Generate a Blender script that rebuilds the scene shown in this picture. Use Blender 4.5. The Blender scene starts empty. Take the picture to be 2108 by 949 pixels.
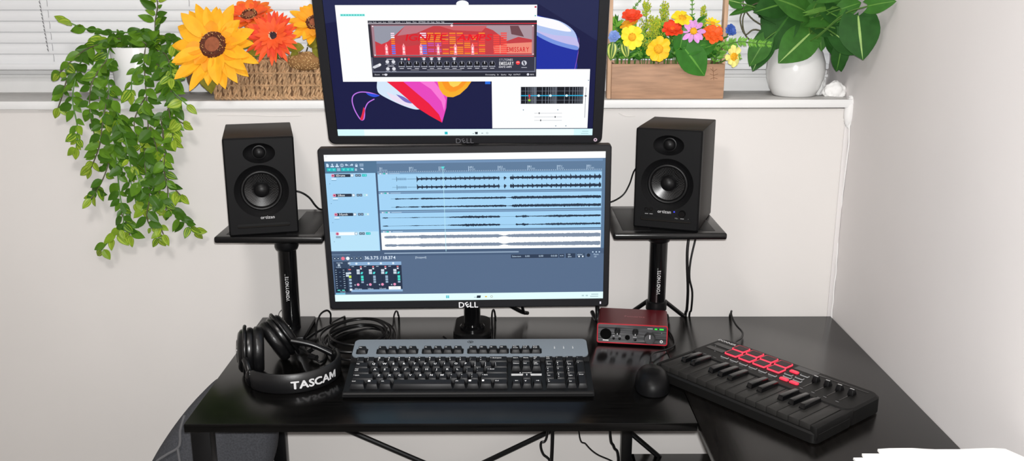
import bpy, bmesh, math, random
from mathutils import Matrix, Vector, Euler
from mathutils.geometry import tessellate_polygon

SC = bpy.context.scene
COL = SC.collection
D = 0.74                      # desk top above the floor; shapes below are given relative to the desk top
PI = math.pi


def rad(a):
    return math.radians(a)


def lin(c):
    c = c / 255.0
    return c / 12.92 if c <= 0.04045 else ((c + 0.055) / 1.055) ** 2.4


def rgb(r, g, b):
    return (lin(r), lin(g), lin(b), 1.0)


# ------------------------------------------------------------------ materials
MATS = {}


def mat(name, col, rough=0.5, metal=0.0, spec=0.5, var=0.0, vscale=40.0, bump=0.0, bscale=200.0,
        stretch=(1, 1, 1), coat=0.0, emit=None, estr=1.0):
    if name in MATS:
        return MATS[name]
    m = bpy.data.materials.new(name)
    m.use_nodes = True
    nt = m.node_tree
    b = nt.nodes['Principled BSDF']
    b.inputs['Base Color'].default_value = col
    b.inputs['Roughness'].default_value = rough
    b.inputs['Metallic'].default_value = metal
    b.inputs['Specular IOR Level'].default_value = spec
    b.inputs['Coat Weight'].default_value = coat
    if emit is not None:
        b.inputs['Emission Color'].default_value = emit
        b.inputs['Emission Strength'].default_value = estr
    tc = None
    if var or bump:
        tc = nt.nodes.new('ShaderNodeTexCoord')
        mp = nt.nodes.new('ShaderNodeMapping')
        mp.inputs['Scale'].default_value = stretch
        nt.links.new(tc.outputs['Object'], mp.inputs['Vector'])
    if var:
        n = nt.nodes.new('ShaderNodeTexNoise')
        n.inputs['Scale'].default_value = vscale
        n.inputs['Detail'].default_value = 4
        nt.links.new(mp.outputs['Vector'], n.inputs['Vector'])
        r = nt.nodes.new('ShaderNodeValToRGB')
        r.color_ramp.elements[0].position = 0.3
        r.color_ramp.elements[1].position = 0.7
        r.color_ramp.elements[0].color = tuple(max(0, c * (1 - var)) for c in col[:3]) + (1,)
        r.color_ramp.elements[1].color = tuple(min(1, c * (1 + var)) for c in col[:3]) + (1,)
        nt.links.new(n.outputs['Fac'], r.inputs['Fac'])
        nt.links.new(r.outputs['Color'], b.inputs['Base Color'])
    if bump:
        n = nt.nodes.new('ShaderNodeTexNoise')
        n.inputs['Scale'].default_value = bscale
        n.inputs['Detail'].default_value = 3
        nt.links.new(mp.outputs['Vector'], n.inputs['Vector'])
        bp = nt.nodes.new('ShaderNodeBump')
        bp.inputs['Strength'].default_value = bump
        bp.inputs['Distance'].default_value = 0.001
        nt.links.new(n.outputs['Fac'], bp.inputs['Height'])
        nt.links.new(bp.outputs['Normal'], b.inputs['Normal'])
    MATS[name] = m
    return m


def glow(r, g, b, k=1.0):
    """a lit display colour"""
    n = 'display_%d_%d_%d_%d' % (r, g, b, int(k * 100))
    return mat(n, (0.004, 0.004, 0.005, 1), 0.35, spec=0.25, emit=rgb(r, g, b), estr=k)


# ------------------------------------------------------------------ mesh builder
def rrect(w, h, r, n=5, cx=0.0, cy=0.0):
    out = []
    for (sx, sy, a0) in ((1, 1, 0), (-1, 1, 90), (-1, -1, 180), (1, -1, 270)):
        for i in range(n + 1):
            a = rad(a0 + 90 * i / n)
            out.append((cx + sx * (w / 2 - r) + r * math.cos(a), cy + sy * (h / 2 - r) + r * math.sin(a)))
    return out


def circ(r, n=32, cx=0.0, cy=0.0, ry=None):
    ry = r if ry is None else ry
    return [(cx + r * math.cos(2 * PI * i / n), cy + ry * math.sin(2 * PI * i / n)) for i in range(n)]


def smoothpath(pts, res=5):
    pts = [Vector(p) for p in pts]
    if len(pts) < 3:
        return pts
    out = []
    for i in range(len(pts) - 1):
        p0 = pts[max(0, i - 1)]; p1 = pts[i]; p2 = pts[i + 1]; p3 = pts[min(len(pts) - 1, i + 2)]
        for k in range(res):
            t = k / res
            out.append(0.5 * ((2 * p1) + (p2 - p0) * t + (2 * p0 - 5 * p1 + 4 * p2 - p3) * t * t
                              + (3 * p1 - p0 - 3 * p2 + p3) * t ** 3))
    out.append(pts[-1])
    return out


class MB:
    def __init__(s):
        s.v = []; s.f = []; s.m = []

    def add(s, vs, fs, mi=0, M=None):
        o = len(s.v)
        if M is not None:
            vs = [M @ Vector(v) for v in vs]
        s.v.extend([tuple(v) for v in vs])
        for f in fs:
            s.f.append(tuple(i + o for i in f)); s.m.append(mi)
        return s

    def box(s, x0, x1, y0, y1, z0, z1, bev=0.0, mi=0, M=None, seg=2):
        vs = [(x0, y0, z0), (x1, y0, z0), (x1, y1, z0), (x0, y1, z0), (x0, y0, z1), (x1, y0, z1), (x1, y1, z1), (x0, y1, z1)]
        fs = [(3, 2, 1, 0), (4, 5, 6, 7), (0, 1, 5, 4), (1, 2, 6, 5), (2, 3, 7, 6), (3, 0, 4, 7)]
        if bev <= 0:
            return s.add(vs, fs, mi, M)
        return s.bevelled(vs, fs, bev, seg, mi, M)

    def bevelled(s, vs, fs, bev, seg=2, mi=0, M=None):
        bm = bmesh.new()
        bv = [bm.verts.new(v) for v in vs]
        for f in fs:
            bm.faces.new([bv[i] for i in f])
        bmesh.ops.bevel(bm, geom=list(bm.edges), offset=bev, segments=seg, profile=0.5, affect='EDGES')
        bm.verts.index_update()
        vs2 = [v.co.copy() for v in bm.verts]
        fs2 = [[v.index for v in f.verts] for f in bm.faces]
        bm.free()
        return s.add(vs2, fs2, mi, M)

    def prism(s, poly, z0, z1, mi=0, M=None, top=1.0, bev=0.0, mside=None):
        n = len(poly)
        vs = [(x, y, z0) for x, y in poly] + [(x * top, y * top, z1) for x, y in poly]
        if bev > 0:
            cx = sum(p[0] for p in poly) / n; cy = sum(p[1] for p in poly) / n
            w = max(abs(p[0] - cx) for p in poly); h = max(abs(p[1] - cy) for p in poly)
            kx = (w - bev) / w; ky = (h - bev) / h
            zb = z1 - bev if z1 > z0 else z1 + bev
            vs = [(x, y, z0) for x, y in poly] + [(x, y, zb) for x, y in poly] + \
                 [(cx + (x - cx) * kx, cy + (y - cy) * ky, z1) for x, y in poly]
        L = len(vs) // n
        fs = [tuple(range(n))[::-1], tuple(range((L - 1) * n, L * n))]
        sides = []
        for l in range(L - 1):
            for i in range(n):
                j = (i + 1) % n
                sides.append((l * n + i, l * n + j, (l + 1) * n + j, (l + 1) * n + i))
        if mside is None:
            return s.add(vs, fs + sides, mi, M)
        o = len(s.v)
        s.add(vs, fs, mi, M)
        for f in sides:
            s.f.append(tuple(i + o for i in f)); s.m.append(mside)
        return s

    def plate(s, outer, holes, z0, z1, mi=0, M=None):
        loops = [outer] + holes
        flat = [p for l in loops for p in l]
        tri = tessellate_polygon([[Vector((x, y, 0)) for x, y in l] for l in loops])
        n = len(flat)
        vs = [(x, y, z0) for x, y in flat] + [(x, y, z1) for x, y in flat]
        fs = []
        for t in tri:
            a, b, c = t
            ar = (flat[b][0] - flat[a][0]) * (flat[c][1] - flat[a][1]) - (flat[c][0] - flat[a][0]) * (flat[b][1] - flat[a][1])
            if abs(ar) < 1e-14:
                continue
            if ar < 0:
                b, c = c, b
            fs.append((a + n, b + n, c + n)); fs.append((c, b, a))
        o = 0
        for l in loops:
            k = len(l)
            for i in range(k):
                j = (i + 1) % k
                fs.append((o + i, o + j, n + o + j, n + o + i))
            o += k
        return s.add(vs, fs, mi, M)

    def lathe(s, prof, seg=32, mi=0, M=None, sx=1.0, sy=1.0, arc=2 * PI):
        vs = []; fs = []
        rows = []
        full = arc > 2 * PI - 1e-6
        cnt = seg if full else seg + 1
        for r, z in prof:
            if r < 1e-7:
                rows.append([len(vs)]); vs.append((0, 0, z))
            else:
                rows.append(list(range(len(vs), len(vs) + cnt)))
                for i in range(cnt):
                    a = arc * i / seg
                    vs.append((r * math.cos(a) * sx, r * math.sin(a) * sy, z))
        for a, b in zip(rows[:-1], rows[1:]):
            for i in range(seg):
                j = (i + 1) % cnt
                if len(a) == 1 and len(b) == 1:
                    continue
                if len(a) == 1:
                    fs.append((a[0], b[j], b[i]))
                elif len(b) == 1:
                    fs.append((a[i], a[j], b[0]))
                else:
                    fs.append((a[i], a[j], b[j], b[i]))
        return s.add(vs, fs, mi, M)

    def cyl(s, p0, p1, r0, r1=None, seg=20, mi=0, M=None):
        r1 = r0 if r1 is None else r1
        p0 = Vector(p0); p1 = Vector(p1)
        q = (p1 - p0).to_track_quat('Z', 'Y').to_matrix().to_4x4()
        T = Matrix.Translation(p0) @ q
        if M is not None:
            T = M @ T
        h = (p1 - p0).length
        return s.lathe([(0, 0), (r0, 0), (r1, h), (0, h)], seg, mi, T)

    def tube(s, pts, r, seg=8, mi=0, M=None, res=5, taper=1.0):
        P = smoothpath(pts, res)
        n = len(P)
        vs = []; fs = []
        t0 = (P[1] - P[0]).normalized()
        up = Vector((0, 0, 1)) if abs(t0.z) < 0.9 else Vector((1, 0, 0))
        nrm = (up - t0 * up.dot(t0)).normalized()
        for i in range(n):
            t = (P[min(n - 1, i + 1)] - P[max(0, i - 1)])
            t = t.normalized() if t.length > 1e-9 else t0
            nrm = nrm - t * nrm.dot(t)
            nrm = nrm.normalized() if nrm.length > 1e-6 else t.orthogonal().normalized()
            b = t.cross(nrm)
            rr = r * (1 + (taper - 1) * i / (n - 1))
            for k in range(seg):
                a = 2 * PI * k / seg
                vs.append(P[i] + nrm * (rr * math.cos(a)) + b * (rr * math.sin(a)))
        for i in range(n - 1):
            for k in range(seg):
                j = (k + 1) % seg
                fs.append((i * seg + k, i * seg + j, (i + 1) * seg + j, (i + 1) * seg + k))
        fs.append(tuple(range(seg))[::-1]); fs.append(tuple(range((n - 1) * seg, n * seg)))
        return s.add(vs, fs, mi, M)

    def ellipsoid(s, c, rx, ry, rz, nu=16, nv=10, mi=0, M=None, jit=0.0, rnd=None):
        prof = [(math.sin(PI * i / nv), -math.cos(PI * i / nv)) for i in range(nv + 1)]
        o = len(s.v)
        s.lathe(prof, nu, mi, Matrix.Translation(c) @ Matrix.Diagonal((rx, ry, rz, 1)))
        for i in range(o, len(s.v)):
            v = Vector(s.v[i])
            if jit:
                v = Vector(c) + (v - Vector(c)) * (1 + rnd.uniform(-jit, jit))
            if M is not None:
                v = M @ v
            s.v[i] = tuple(v)
        return s

    def text(s, body, size, M, mi=0, align='c', bold=False, shear=0.0, sx=1.0, gap=0.09, fn=None):
        x = 0.0
        parts = []
        for ch in body:
            if ch == ' ':
                x += 0.3 * sx; continue
            vs, fs, x0, x1 = glyph(ch, bold)
            parts.append((vs, fs, x - x0 * sx))
            x += (x1 - x0) * sx + gap
        w = (x - gap) if body else 0
        ox = {'c': -w / 2, 'l': 0, 'r': -w}[align]
        for vs, fs, dx in parts:
            pts = []
            for (a, b) in vs:
                p = ((a * sx + dx + ox + shear * b) * size, (b - (0.35 if align == 'c' else 0)) * size, 0)
                pts.append(fn(*p) if fn else p)
            s.add(pts, fs, mi, None if fn else M)
        return s

    def blade(s, base, dr, nrm, L, Wd, shape='leaf', nl=7, fold=0.25, curl=0.3, mi=0, mvein=None, wave=0.0, rnd=None, tip=0.0):
        """a leaf or petal: base point, direction, face normal, length, full width"""
        dr = Vector(dr).normalized()
        nrm = Vector(nrm); nrm = (nrm - dr * nrm.dot(dr)).normalized()
        side = dr.cross(nrm)
        cols = (-1, -0.74, -0.42, -0.06, 0.06, 0.42, 0.74, 1)
        vs = []; fs = []; ms = []
        ph = rnd.uniform(0, 6) if rnd else 0
        for i in range(nl + 1):
            t = i / nl
            if shape == 'leaf':
                w = math.sin(PI * min(1, t ** 0.75)) ** 0.85
            elif shape == 'petal':
                w = (math.sin(PI * min(1, t ** 1.25)) ** 0.6) * (0.55 + 0.45 * min(1, t * 2.2))
            elif shape == 'lance':
                w = (math.sin(PI * min(1, t ** 0.95)) ** 0.8) * (0.75 + 0.25 * t)
            elif shape == 'round':
                w = (max(0, 1 - (2 * t - 1) ** 4)) ** 0.5 * (0.42 + 0.58 * min(1, t * 1.5))
            else:  # heart
                w = (math.sin(PI * (0.13 + 0.87 * t)) ** 0.8) * (1.0 - 0.25 * t) * 1.12
            w = max(w, 0.015)
            zc = -curl * t * t * L
            for c in cols:
                back = 0.0
                if shape == 'heart':
                    back = -0.20 * L * (abs(c) ** 1.5) * max(0, 1 - t * 2.4)
                p = Vector(base) + dr * (t * L + back) + side * (c * w * Wd / 2) \
                    + nrm * (zc + fold * abs(c) * w * Wd / 2 + wave * Wd * math.sin(ph + t * 7 + (2 if c > 0 else 0)) * abs(c))
                vs.append(p)
        k = len(cols)
        for i in range(nl):
            for j in range(k - 1):
                fs.append((i * k + j, i * k + j + 1, (i + 1) * k + j + 1, (i + 1) * k + j))
                ms.append(mvein if (mvein is not None and (j == 3 or (tip > 0 and j in (1, 5) and 0 < i < nl - 1))) else mi)
        o = len(s.v)
        s.v.extend([tuple(v) for v in vs])
        for f, mm in zip(fs, ms):
            s.f.append(tuple(i + o for i in f)); s.m.append(mm)
        return s

    def build(s, name, mats, parent=None, label=None, smooth=35, world=False, sub=0):
        me = bpy.data.meshes.new(name)
        vs = s.v
        if world and parent is not None:
            r = parent
            while r.parent is not None:
                r = r.parent
            W = (Matrix.Translation(r.location) @ r.rotation_euler.to_matrix().to_4x4()).inverted()
            vs = [tuple(W @ Vector((v[0], v[1], v[2] + D))) for v in vs]
        me.from_pydata(vs, [], s.f)
        if not isinstance(mats, (list, tuple)):
            mats = [mats]
        for m in mats:
            me.materials.append(m)
        me.polygons.foreach_set('material_index', s.m)
        if smooth:
            me.shade_smooth()
            me.set_sharp_from_angle(angle=rad(smooth))
        me.update()
        o = bpy.data.objects.new(name, me)
        COL.objects.link(o)
        o.parent = parent
        if label:
            o['label'] = label
        if sub:
            md = o.modifiers.new('sub', 'SUBSURF'); md.levels = sub; md.render_levels = sub
        return o


GL = {}


def prepare_glyphs():
    chars = 'ABCDEFGHIJKLMNOPQRSTUVWXYZabcdefghijklmnopqrstuvwxyz0123456789.,:;/\\[]()-+=*!@#$%^&<>?\'"`|_'
    tmp = []
    for bold in (False, True):
        for ch in chars:
            cu = bpy.data.curves.new('glyph', 'FONT')
            cu.body = ch; cu.size = 1.0; cu.resolution_u = 3
            cu.offset = 0.014 if bold else 0.0
            ob = bpy.data.objects.new('glyph', cu)
            COL.objects.link(ob)
            tmp.append((ch, bold, ob, cu))
    bpy.context.view_layer.update()
    dg = bpy.context.evaluated_depsgraph_get()
    for ch, bold, ob, cu in tmp:
        ev = ob.evaluated_get(dg)
        me = ev.to_mesh()
        vs = [(v.co.x, v.co.y) for v in me.vertices]
        fs = [tuple(p.vertices) for p in me.polygons]
        ev.to_mesh_clear()
        xs = [v[0] for v in vs] or [0, 0.3]
        GL[(ch, bold)] = (vs, fs, min(xs), max(xs))
    for ch, bold, ob, cu in tmp:
        bpy.data.objects.remove(ob)
        bpy.data.curves.remove(cu)


def block_m():
    pl = [(0, 0), (0.14, 0), (0.14, 0.45), (0.345, 0.06), (0.405, 0.06), (0.61, 0.45), (0.61, 0), (0.75, 0), (0.75, 0.69), (0.595, 0.69), (0.375, 0.27), (0.155, 0.69), (0, 0.69)]
    tri = tessellate_polygon([[Vector((x, y, 0)) for x, y in pl]])
    fs = []
    for a, b, c in tri:
        ar = (pl[b][0] - pl[a][0]) * (pl[c][1] - pl[a][1]) - (pl[c][0] - pl[a][0]) * (pl[b][1] - pl[a][1])
        fs.append((a, b, c) if ar > 0 else (a, c, b))
    GL[('M', True)] = (pl, fs, 0.0, 0.75)


def glyph(ch, bold):
    return GL.get((ch, bold)) or GL[('-', bold)]


# ------------------------------------------------------------------ things
def thing(name, label, cat, loc, rz=0.0, group=None, rot=None):
    o = bpy.data.objects.new(name, None)
    COL.objects.link(o)
    o.empty_display_size = 0.02
    o.location = (loc[0], loc[1], loc[2] + D)
    o.rotation_euler = rot if rot is not None else (0, 0, rz)
    tag(o, label, cat, group)
    return o


def tag(o, label, cat, group=None, kind=None):
    o['label'] = label; o['category'] = cat
    if group:
        o['group'] = group
    if kind:
        o['kind'] = kind
    return o


def struct(o, label=None):
    o['kind'] = 'structure'
    if label:
        o['label'] = label
    return o


def lift(o):
    o.location.z += D
    return o


FRONT = Matrix.Rotation(rad(90), 4, 'X')      # local xy drawing -> xz plane, its +z towards the viewer (-y)

prepare_glyphs()
block_m()
# ------------------------------------------------------------------ shared materials
m_wall = mat('wall_paint', (0.765, 0.735, 0.71, 1), 0.75, spec=0.25, var=0.025, vscale=2.5, bump=0.06, bscale=90)
m_wallr = mat('side_wall_paint', (0.75, 0.72, 0.71, 1), 0.75, spec=0.25, var=0.03, vscale=2.5, bump=0.06, bscale=90)
m_white = mat('white_gloss_paint', (0.86, 0.86, 0.855, 1), 0.35, var=0.02, vscale=14, bump=0.05, bscale=60)
m_sill = mat('grey_sill_paint', (0.60, 0.59, 0.575, 1), 0.5, var=0.10, vscale=35, stretch=(1, 3, 1), bump=0.1, bscale=80)
m_ceil = mat('ceiling_paint', (0.82, 0.81, 0.80, 1), 0.9)
m_floor = mat('carpet_floor', (0.16, 0.15, 0.14, 1), 0.95, var=0.2, vscale=200, bump=0.4, bscale=600)
m_filler = mat('white_filler', (0.86, 0.85, 0.84, 1), 0.7, bump=0.5, bscale=120)
m_tissue = mat('white_tissue', (0.9, 0.895, 0.88, 1), 0.85, bump=0.3, bscale=150)
m_black = mat('black_plastic', (0.0045, 0.0045, 0.005, 1), 0.42, spec=0.22, bump=0.03, bscale=900)
m_gloss = mat('gloss_black', (0.003, 0.003, 0.0034, 1), 0.16)
m_rubber = mat('black_rubber', (0.004, 0.004, 0.0044, 1), 0.42, spec=0.3)
m_metal = mat('black_powder_metal', (0.0035, 0.0035, 0.004, 1), 0.33, spec=0.4, bump=0.04, bscale=800)
m_print = mat('white_print', (0.80, 0.80, 0.80, 1), 0.5)
m_greyprint = mat('grey_print', (0.30, 0.30, 0.31, 1), 0.5)
m_chrome = mat('bright_metal', (0.6, 0.6, 0.62, 1), 0.22, metal=1.0)


def wood_black(name, ang, c0, c1):
    m = bpy.data.materials.new(name); m.use_nodes = True
    nt = m.node_tree; b = nt.nodes['Principled BSDF']
    tc = nt.nodes.new('ShaderNodeTexCoord'); mp = nt.nodes.new('ShaderNodeMapping')
    mp.inputs['Scale'].default_value = (3, 90, 90) if ang == 0 else (90, 3, 90)
    n = nt.nodes.new('ShaderNodeTexNoise'); n.inputs['Scale'].default_value = 4; n.inputs['Detail'].default_value = 6
    r = nt.nodes.new('ShaderNodeValToRGB')
    r.color_ramp.elements[0].color = c0; r.color_ramp.elements[1].color = c1
    r.color_ramp.elements[0].position = 0.35; r.color_ramp.elements[1].position = 0.75
    bp = nt.nodes.new('ShaderNodeBump'); bp.inputs['Strength'].default_value = 0.025; bp.inputs['Distance'].default_value = 0.001
    L = nt.links.new
    L(tc.outputs['Object'], mp.inputs['Vector']); L(mp.outputs['Vector'], n.inputs['Vector'])
    L(n.outputs['Fac'], r.inputs['Fac']); L(r.outputs['Color'], b.inputs['Base Color'])
    L(n.outputs['Fac'], bp.inputs['Height']); L(bp.outputs['Normal'], b.inputs['Normal'])
    b.inputs['Roughness'].default_value = 0.235
    b.inputs['Specular IOR Level'].default_value = 0.40
    if ang == 0:
        b.inputs['Specular IOR Level'].default_value = 0.30
        b.inputs['Roughness'].default_value = 0.19
    return m


m_desk = wood_black('black_ash_veneer', 0, (0.0012, 0.0012, 0.0012, 1), (0.0045, 0.0042, 0.004, 1))
m_desk2 = wood_black('black_ash_veneer_side', 1, (0.002, 0.0017, 0.0015, 1), (0.008, 0.0068, 0.006, 1))

# ------------------------------------------------------------------ room
XR = 0.738
FZ = -D
CZ = 1.70


def room(name, m, boxes, smooth=0):
    b = MB()
    for q in boxes:
        b.box(*q)
    return struct(lift(b.build(name, m, smooth=smooth)))


def sz(x):            # the sill is not quite level
    return 0.489 + 0.003 * (x + 1.05) / 1.8


room('floor', m_floor, [(-2.6, XR + 0.1, -3.5, 0.3, FZ - 0.1, FZ)])
room('ceiling', m_ceil, [(-2.6, XR + 0.1, -3.5, 0.3, CZ, CZ + 0.1)])
room('wall_right', m_wallr, [(XR, XR + 0.12, -3.5, 0.30, FZ, CZ)])
room('wall_left', m_wall, [(-2.7, -2.6, -3.5, 0.30, FZ, CZ)])
room('wall_front', m_wall, [(-2.6, XR, -3.6, -3.5, FZ, CZ)])
b = MB()
b.box(-2.6, XR, 0, 0.26, FZ, 0.471)
b.box(-2.6, -1.75, 0, 0.26, 0.471, CZ)
b.box(-1.75, XR, 0, 0.26, 1.25, CZ)
struct(lift(b.build('wall_back', m_wall, smooth=0)))

# sill board
b = MB()
vs = []
for x in (-1.75, XR - 0.001):
    zt = sz(x); zb = zt - 0.0175
    vs += [(x, -0.012, zb), (x, -0.012, zt), (x, 0.165, zt), (x, 0.165, zb)]
b.bevelled(vs, [(0, 1, 2, 3), (7, 6, 5, 4), (0, 4, 5, 1), (1, 5, 6, 2), (2, 6, 7, 3), (3, 7, 4, 0)], 0.0015, 2)
for i, f in enumerate(b.f):
    vv = [Vector(b.v[k]) for k in f]
    nrm = (vv[1] - vv[0]).cross(vv[2] - vv[0])
    b.m[i] = 1 if nrm.length > 0 and nrm.normalized().z > 0.9 else 0  # upward faces take the greyer paint
struct(lift(b.build('trim_1', [m_white, m_sill])), 'white painted window sill with a grey top')

# window behind the blind
w = MB()
w.box(-1.75, XR, 0.165, 0.235, 0.478, 0.540, 0.004)
w.box(-1.75, XR, 0.165, 0.235, 1.19, 1.25, 0.004)
for x in (-1.75, -1.155, -0.35, 0.30, XR - 0.045):
    w.box(x, x + 0.045, 0.17, 0.23, 0.53, 1.20, 0.003)
w.box(-1.75, XR, 0.158, 0.166, 0.522, 0.530, 0.002)
win = struct(lift(w.build('window_1', m_white)))
m_glass = mat('window_glass', (0.02, 0.025, 0.03, 1), 0.05, spec=0.5)
g = MB().box(-1.72, XR - 0.02, 0.20, 0.206, 0.53, 1.20)
struct(g.build('pane', m_glass, win))

# venetian blind, closed
m_slat = mat('blind_slat', (0.83, 0.84, 0.855, 1), 0.42, var=0.012, vscale=8)
bl = thing('window_blind', 'white venetian blind with closed slats across the window', 'window blind', (-0.5, 0.13, 0.50))
bl.location.z = D + 0.545
b = MB()
z = 0.5695
while z < 1.17:
    prof = []
    for i in range(7):
        t = i / 6
        prof.append((0.128 + 0.007 * (t - 0.5) - 0.0042 * math.sin(PI * t), z - 0.0145 + 0.029 * t))
    vs = []; fs = []
    for x in (-1.70, XR - 0.012):
        vs += [(x, y, zz) for y, zz in prof] + [(x, y + 0.0006, zz) for y, zz in prof]
    for i in range(6):
        fs.append((i, 14 + i, 15 + i, i + 1)); fs.append((7 + i, 8 + i, 22 + i, 21 + i))
    b.add(vs, fs)
    z += 0.0240
b.build('slats', m_slat, bl, world=True)
b = MB().box(-1.70, XR - 0.012, 0.120, 0.140, 0.543, 0.557, 0.004)
b.build('bottom_rail', m_slat, bl, world=True)
b = MB().box(-1.72, XR - 0.005, 0.105, 0.15, 1.185, 1.23, 0.004)
b.build('head_rail', m_slat, bl, world=True)
m_cord = mat('cord_grey', (0.42, 0.42, 0.44, 1), 0.8)
for x in (-1.012, -0.70, -0.18, 0.345, 0.572):
    b = MB()
    z = 0.572
    while z < 1.18:
        b.tube([(x, 0.1195, z - 0.010), (x + 0.0012, 0.1185, z), (x, 0.1195, z + 0.006)], 0.0007, 5, res=2)
        z += 0.024
    b.build('ladder_cord', m_cord, bl, world=True)
b = MB()
z = 0.585
rn = random.Random(4)
while z < 1.18:
    b.tube([(-1.018 - 0.05 * (z - 0.585), 0.112, z), (-1.0195 - 0.05 * (z - 0.585), 0.111, z + 0.006)], 0.0010, 5, res=1)
    b.tube([(-1.018 - 0.05 * (z - 0.585), 0.112, z), (-1.018 - 0.05 * (z + 0.008 - 0.585), 0.112, z + 0.0085)], 0.0005, 4, 1, res=1)
    z += 0.0085
b.build('pull_cord', [mat('cord_dark', (0.2, 0.2, 0.21, 1), 0.8), m_cord], bl, world=True, label='thin speckled pull cord')

# filled corner joint on the right
b = MB()
rn = random.Random(8)
pts = []
for i in range(22):
    t = i / 21
    zz = 0.0 + 0.47 * t
    pts.append((XR - 0.0015 + rn.uniform(-0.001, 0.0006), -0.006 - 0.005 * math.sin(t * 9) * (1 if t > 0.3 else 0.2), zz - 0.03))
b.tube(pts, 0.0016, 6, res=2)
struct(lift(b.build('trim_2', m_filler)), 'thin white bead of filler down the room corner')
b = MB()
b.box(XR - 0.011, XR - 0.0005, -0.004, -0.0004, -0.05, 0.455, 0.001, 1)
rn = random.Random(5)
b.ellipsoid((XR - 0.004, -0.004, 0.464), 0.011, 0.010, 0.034, 22, 16, 0, jit=0.10, rnd=rn)
b.ellipsoid((XR - 0.001, -0.004, 0.486), 0.006, 0.010, 0.007, 12, 8, 0, jit=0.2, rnd=rn)
struct(lift(b.build('trim_3', [m_filler, m_wallr], smooth=80)), 'rough white filler plugging the end of the sill at the corner')
# hairline cracks in the paint below the sill
b = MB()
b.tube([(-0.62, -0.0004, 0.458), (-0.55, -0.0004, 0.4575), (-0.50, -0.0004, 0.4555), (-0.44, -0.0004, 0.4565)], 0.0008, 5, res=4)
b.tube([(0.24, -0.0004, 0.462), (0.255, -0.0004, 0.455), (0.275, -0.0004, 0.455)], 0.0010, 5, res=4)
b.tube([(-1.0, -0.0004, 0.4675), (-0.3, -0.0004, 0.468), (0.4, -0.0004, 0.469), (0.71, -0.0004, 0.470)], 0.0013, 5, res=3)
struct(lift(b.build('trim_4', m_wall)), 'wrinkled paint line under the window sill')

# ------------------------------------------------------------------ corner desk
desk = thing('corner_desk', 'black wood-grain corner desk on thin black metal legs', 'desk', (0.1, -0.3, FZ))
b = MB().box(-0.554, 0.3268, -0.533, -0.004, -0.0155, 0, 0.0012)
b.build('desktop', m_desk, desk, world=True)
b = MB().box(0.3282, XR - 0.003, -1.18, -0.004, -0.0155, 0, 0.0012)
b.build('desktop', m_desk2, desk, world=True, label='side wing of the desktop along the right wall')


def leg(x0, x1, y0, y1):
    q = MB().box(x0, x1, y0, y1, FZ + 0.012, -0.0155, 0.002)
    lg = q.build('leg', m_metal, desk, world=True)
    MB().cyl(((x0 + x1) / 2, (y0 + y1) / 2, FZ), ((x0 + x1) / 2, (y0 + y1) / 2, FZ + 0.0125), 0.013, 0.013, 16).build('foot', m_rubber, lg, world=True)


leg(-0.551, -0.517, -0.515, -0.485)
leg(-0.538, -0.508, -0.055, -0.030)
leg(0.262, 0.287, -0.055, -0.030)
leg(0.700, 0.728, -0.055, -0.030)
leg(0.345, 0.370, -1.165, -1.140)
leg(0.700, 0.728, -1.165, -1.140)
for nm, p in (('side_rail', (-0.535, -0.520, -0.49, -0.05, -0.64, -0.62)),
              ('back_rail', (-0.51, 0.265, -0.048, -0.036, -0.0355, -0.0155)), ('back_rail', (0.285, 0.702, -0.048, -0.036, -0.0355, -0.0155)),
              ('side_rail', (0.712, 0.726, -1.145, -0.05, -0.040, -0.0155)), ('side_rail', (0.350, 0.364, -1.145, -0.30, -0.040, -0.0155))):
    MB().box(*p, 0.001).build(nm, m_metal, desk, world=True)
for a, c in (((-0.51, -0.041, -0.193), (0.27, -0.041, -0.570)), ((0.27, -0.030, -0.182), (-0.51, -0.030, -0.590)),
             ((0.275, -0.041, -0.262), (0.715, -0.041, -0.66))):
    MB().tube([a, c], 0.0062, 10, res=1).build('cross_brace', m_metal, desk, world=True)
MB().box(0.2875, 0.70, -0.30, -0.03, -0.345, -0.330, 0.001).build('lower_shelf', m_desk, desk, world=True)
MB().box(0.287, 0.296, -0.30, -0.03, -0.60, -0.33, 0.001).build('shelf_upright', m_metal, desk, world=True)

# ------------------------------------------------------------------ chair beyond the left end
m_fab = mat('charcoal_fabric', (0.062, 0.064, 0.072, 1), 0.9, var=0.22, vscale=300, bump=0.5, bscale=900, spec=0.2)
m_pipe = mat('charcoal_piping', (0.12, 0.12, 0.127, 1), 0.8, bump=0.4, bscale=900)
ch = thing('upholstered_chair', 'charcoal grey fabric chair with a rounded back tucked past the desk\'s left end', 'chair', (-0.66, -0.27, FZ))


def puffed(poly, y0, y1, bul, M=None):
    """outline in xz, rounded towards both faces"""
    n = len(poly)
    cx = sum(p[0] for p in poly) / n; cz = sum(p[1] for p in poly) / n
    rings = [(0.80, y0), (0.93, y0 + 0.012), (0.99, y0 + 0.03), (1.0, (y0 + y1) / 2), (0.99, y1 - 0.03), (0.93, y1 - 0.012), (0.80, y1)]
    q = MB(); vs = []; fs = []
    for k, y in rings:
        for x, z in poly:
            vs.append((cx + (x - cx) * k, y + bul * ((x - cx) / 0.15) ** 2, cz + (z - cz) * k))
    R = len(rings)
    for l in range(R - 1):
        for i in range(n):
            j = (i + 1) % n
            fs.append((l * n + i, l * n + j, (l + 1) * n + j, (l + 1) * n + i))
    vs.append((cx, y0 - 0.004, cz)); vs.append((cx, y1 + 0.004, cz))
    for i in range(n):
        j = (i + 1) % n
        fs.append((len(vs) - 2, j, i)); fs.append((len(vs) - 1, (R - 1) * n + i, (R - 1) * n + j))
    q.add(vs, fs, 0, M)
    return q


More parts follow.
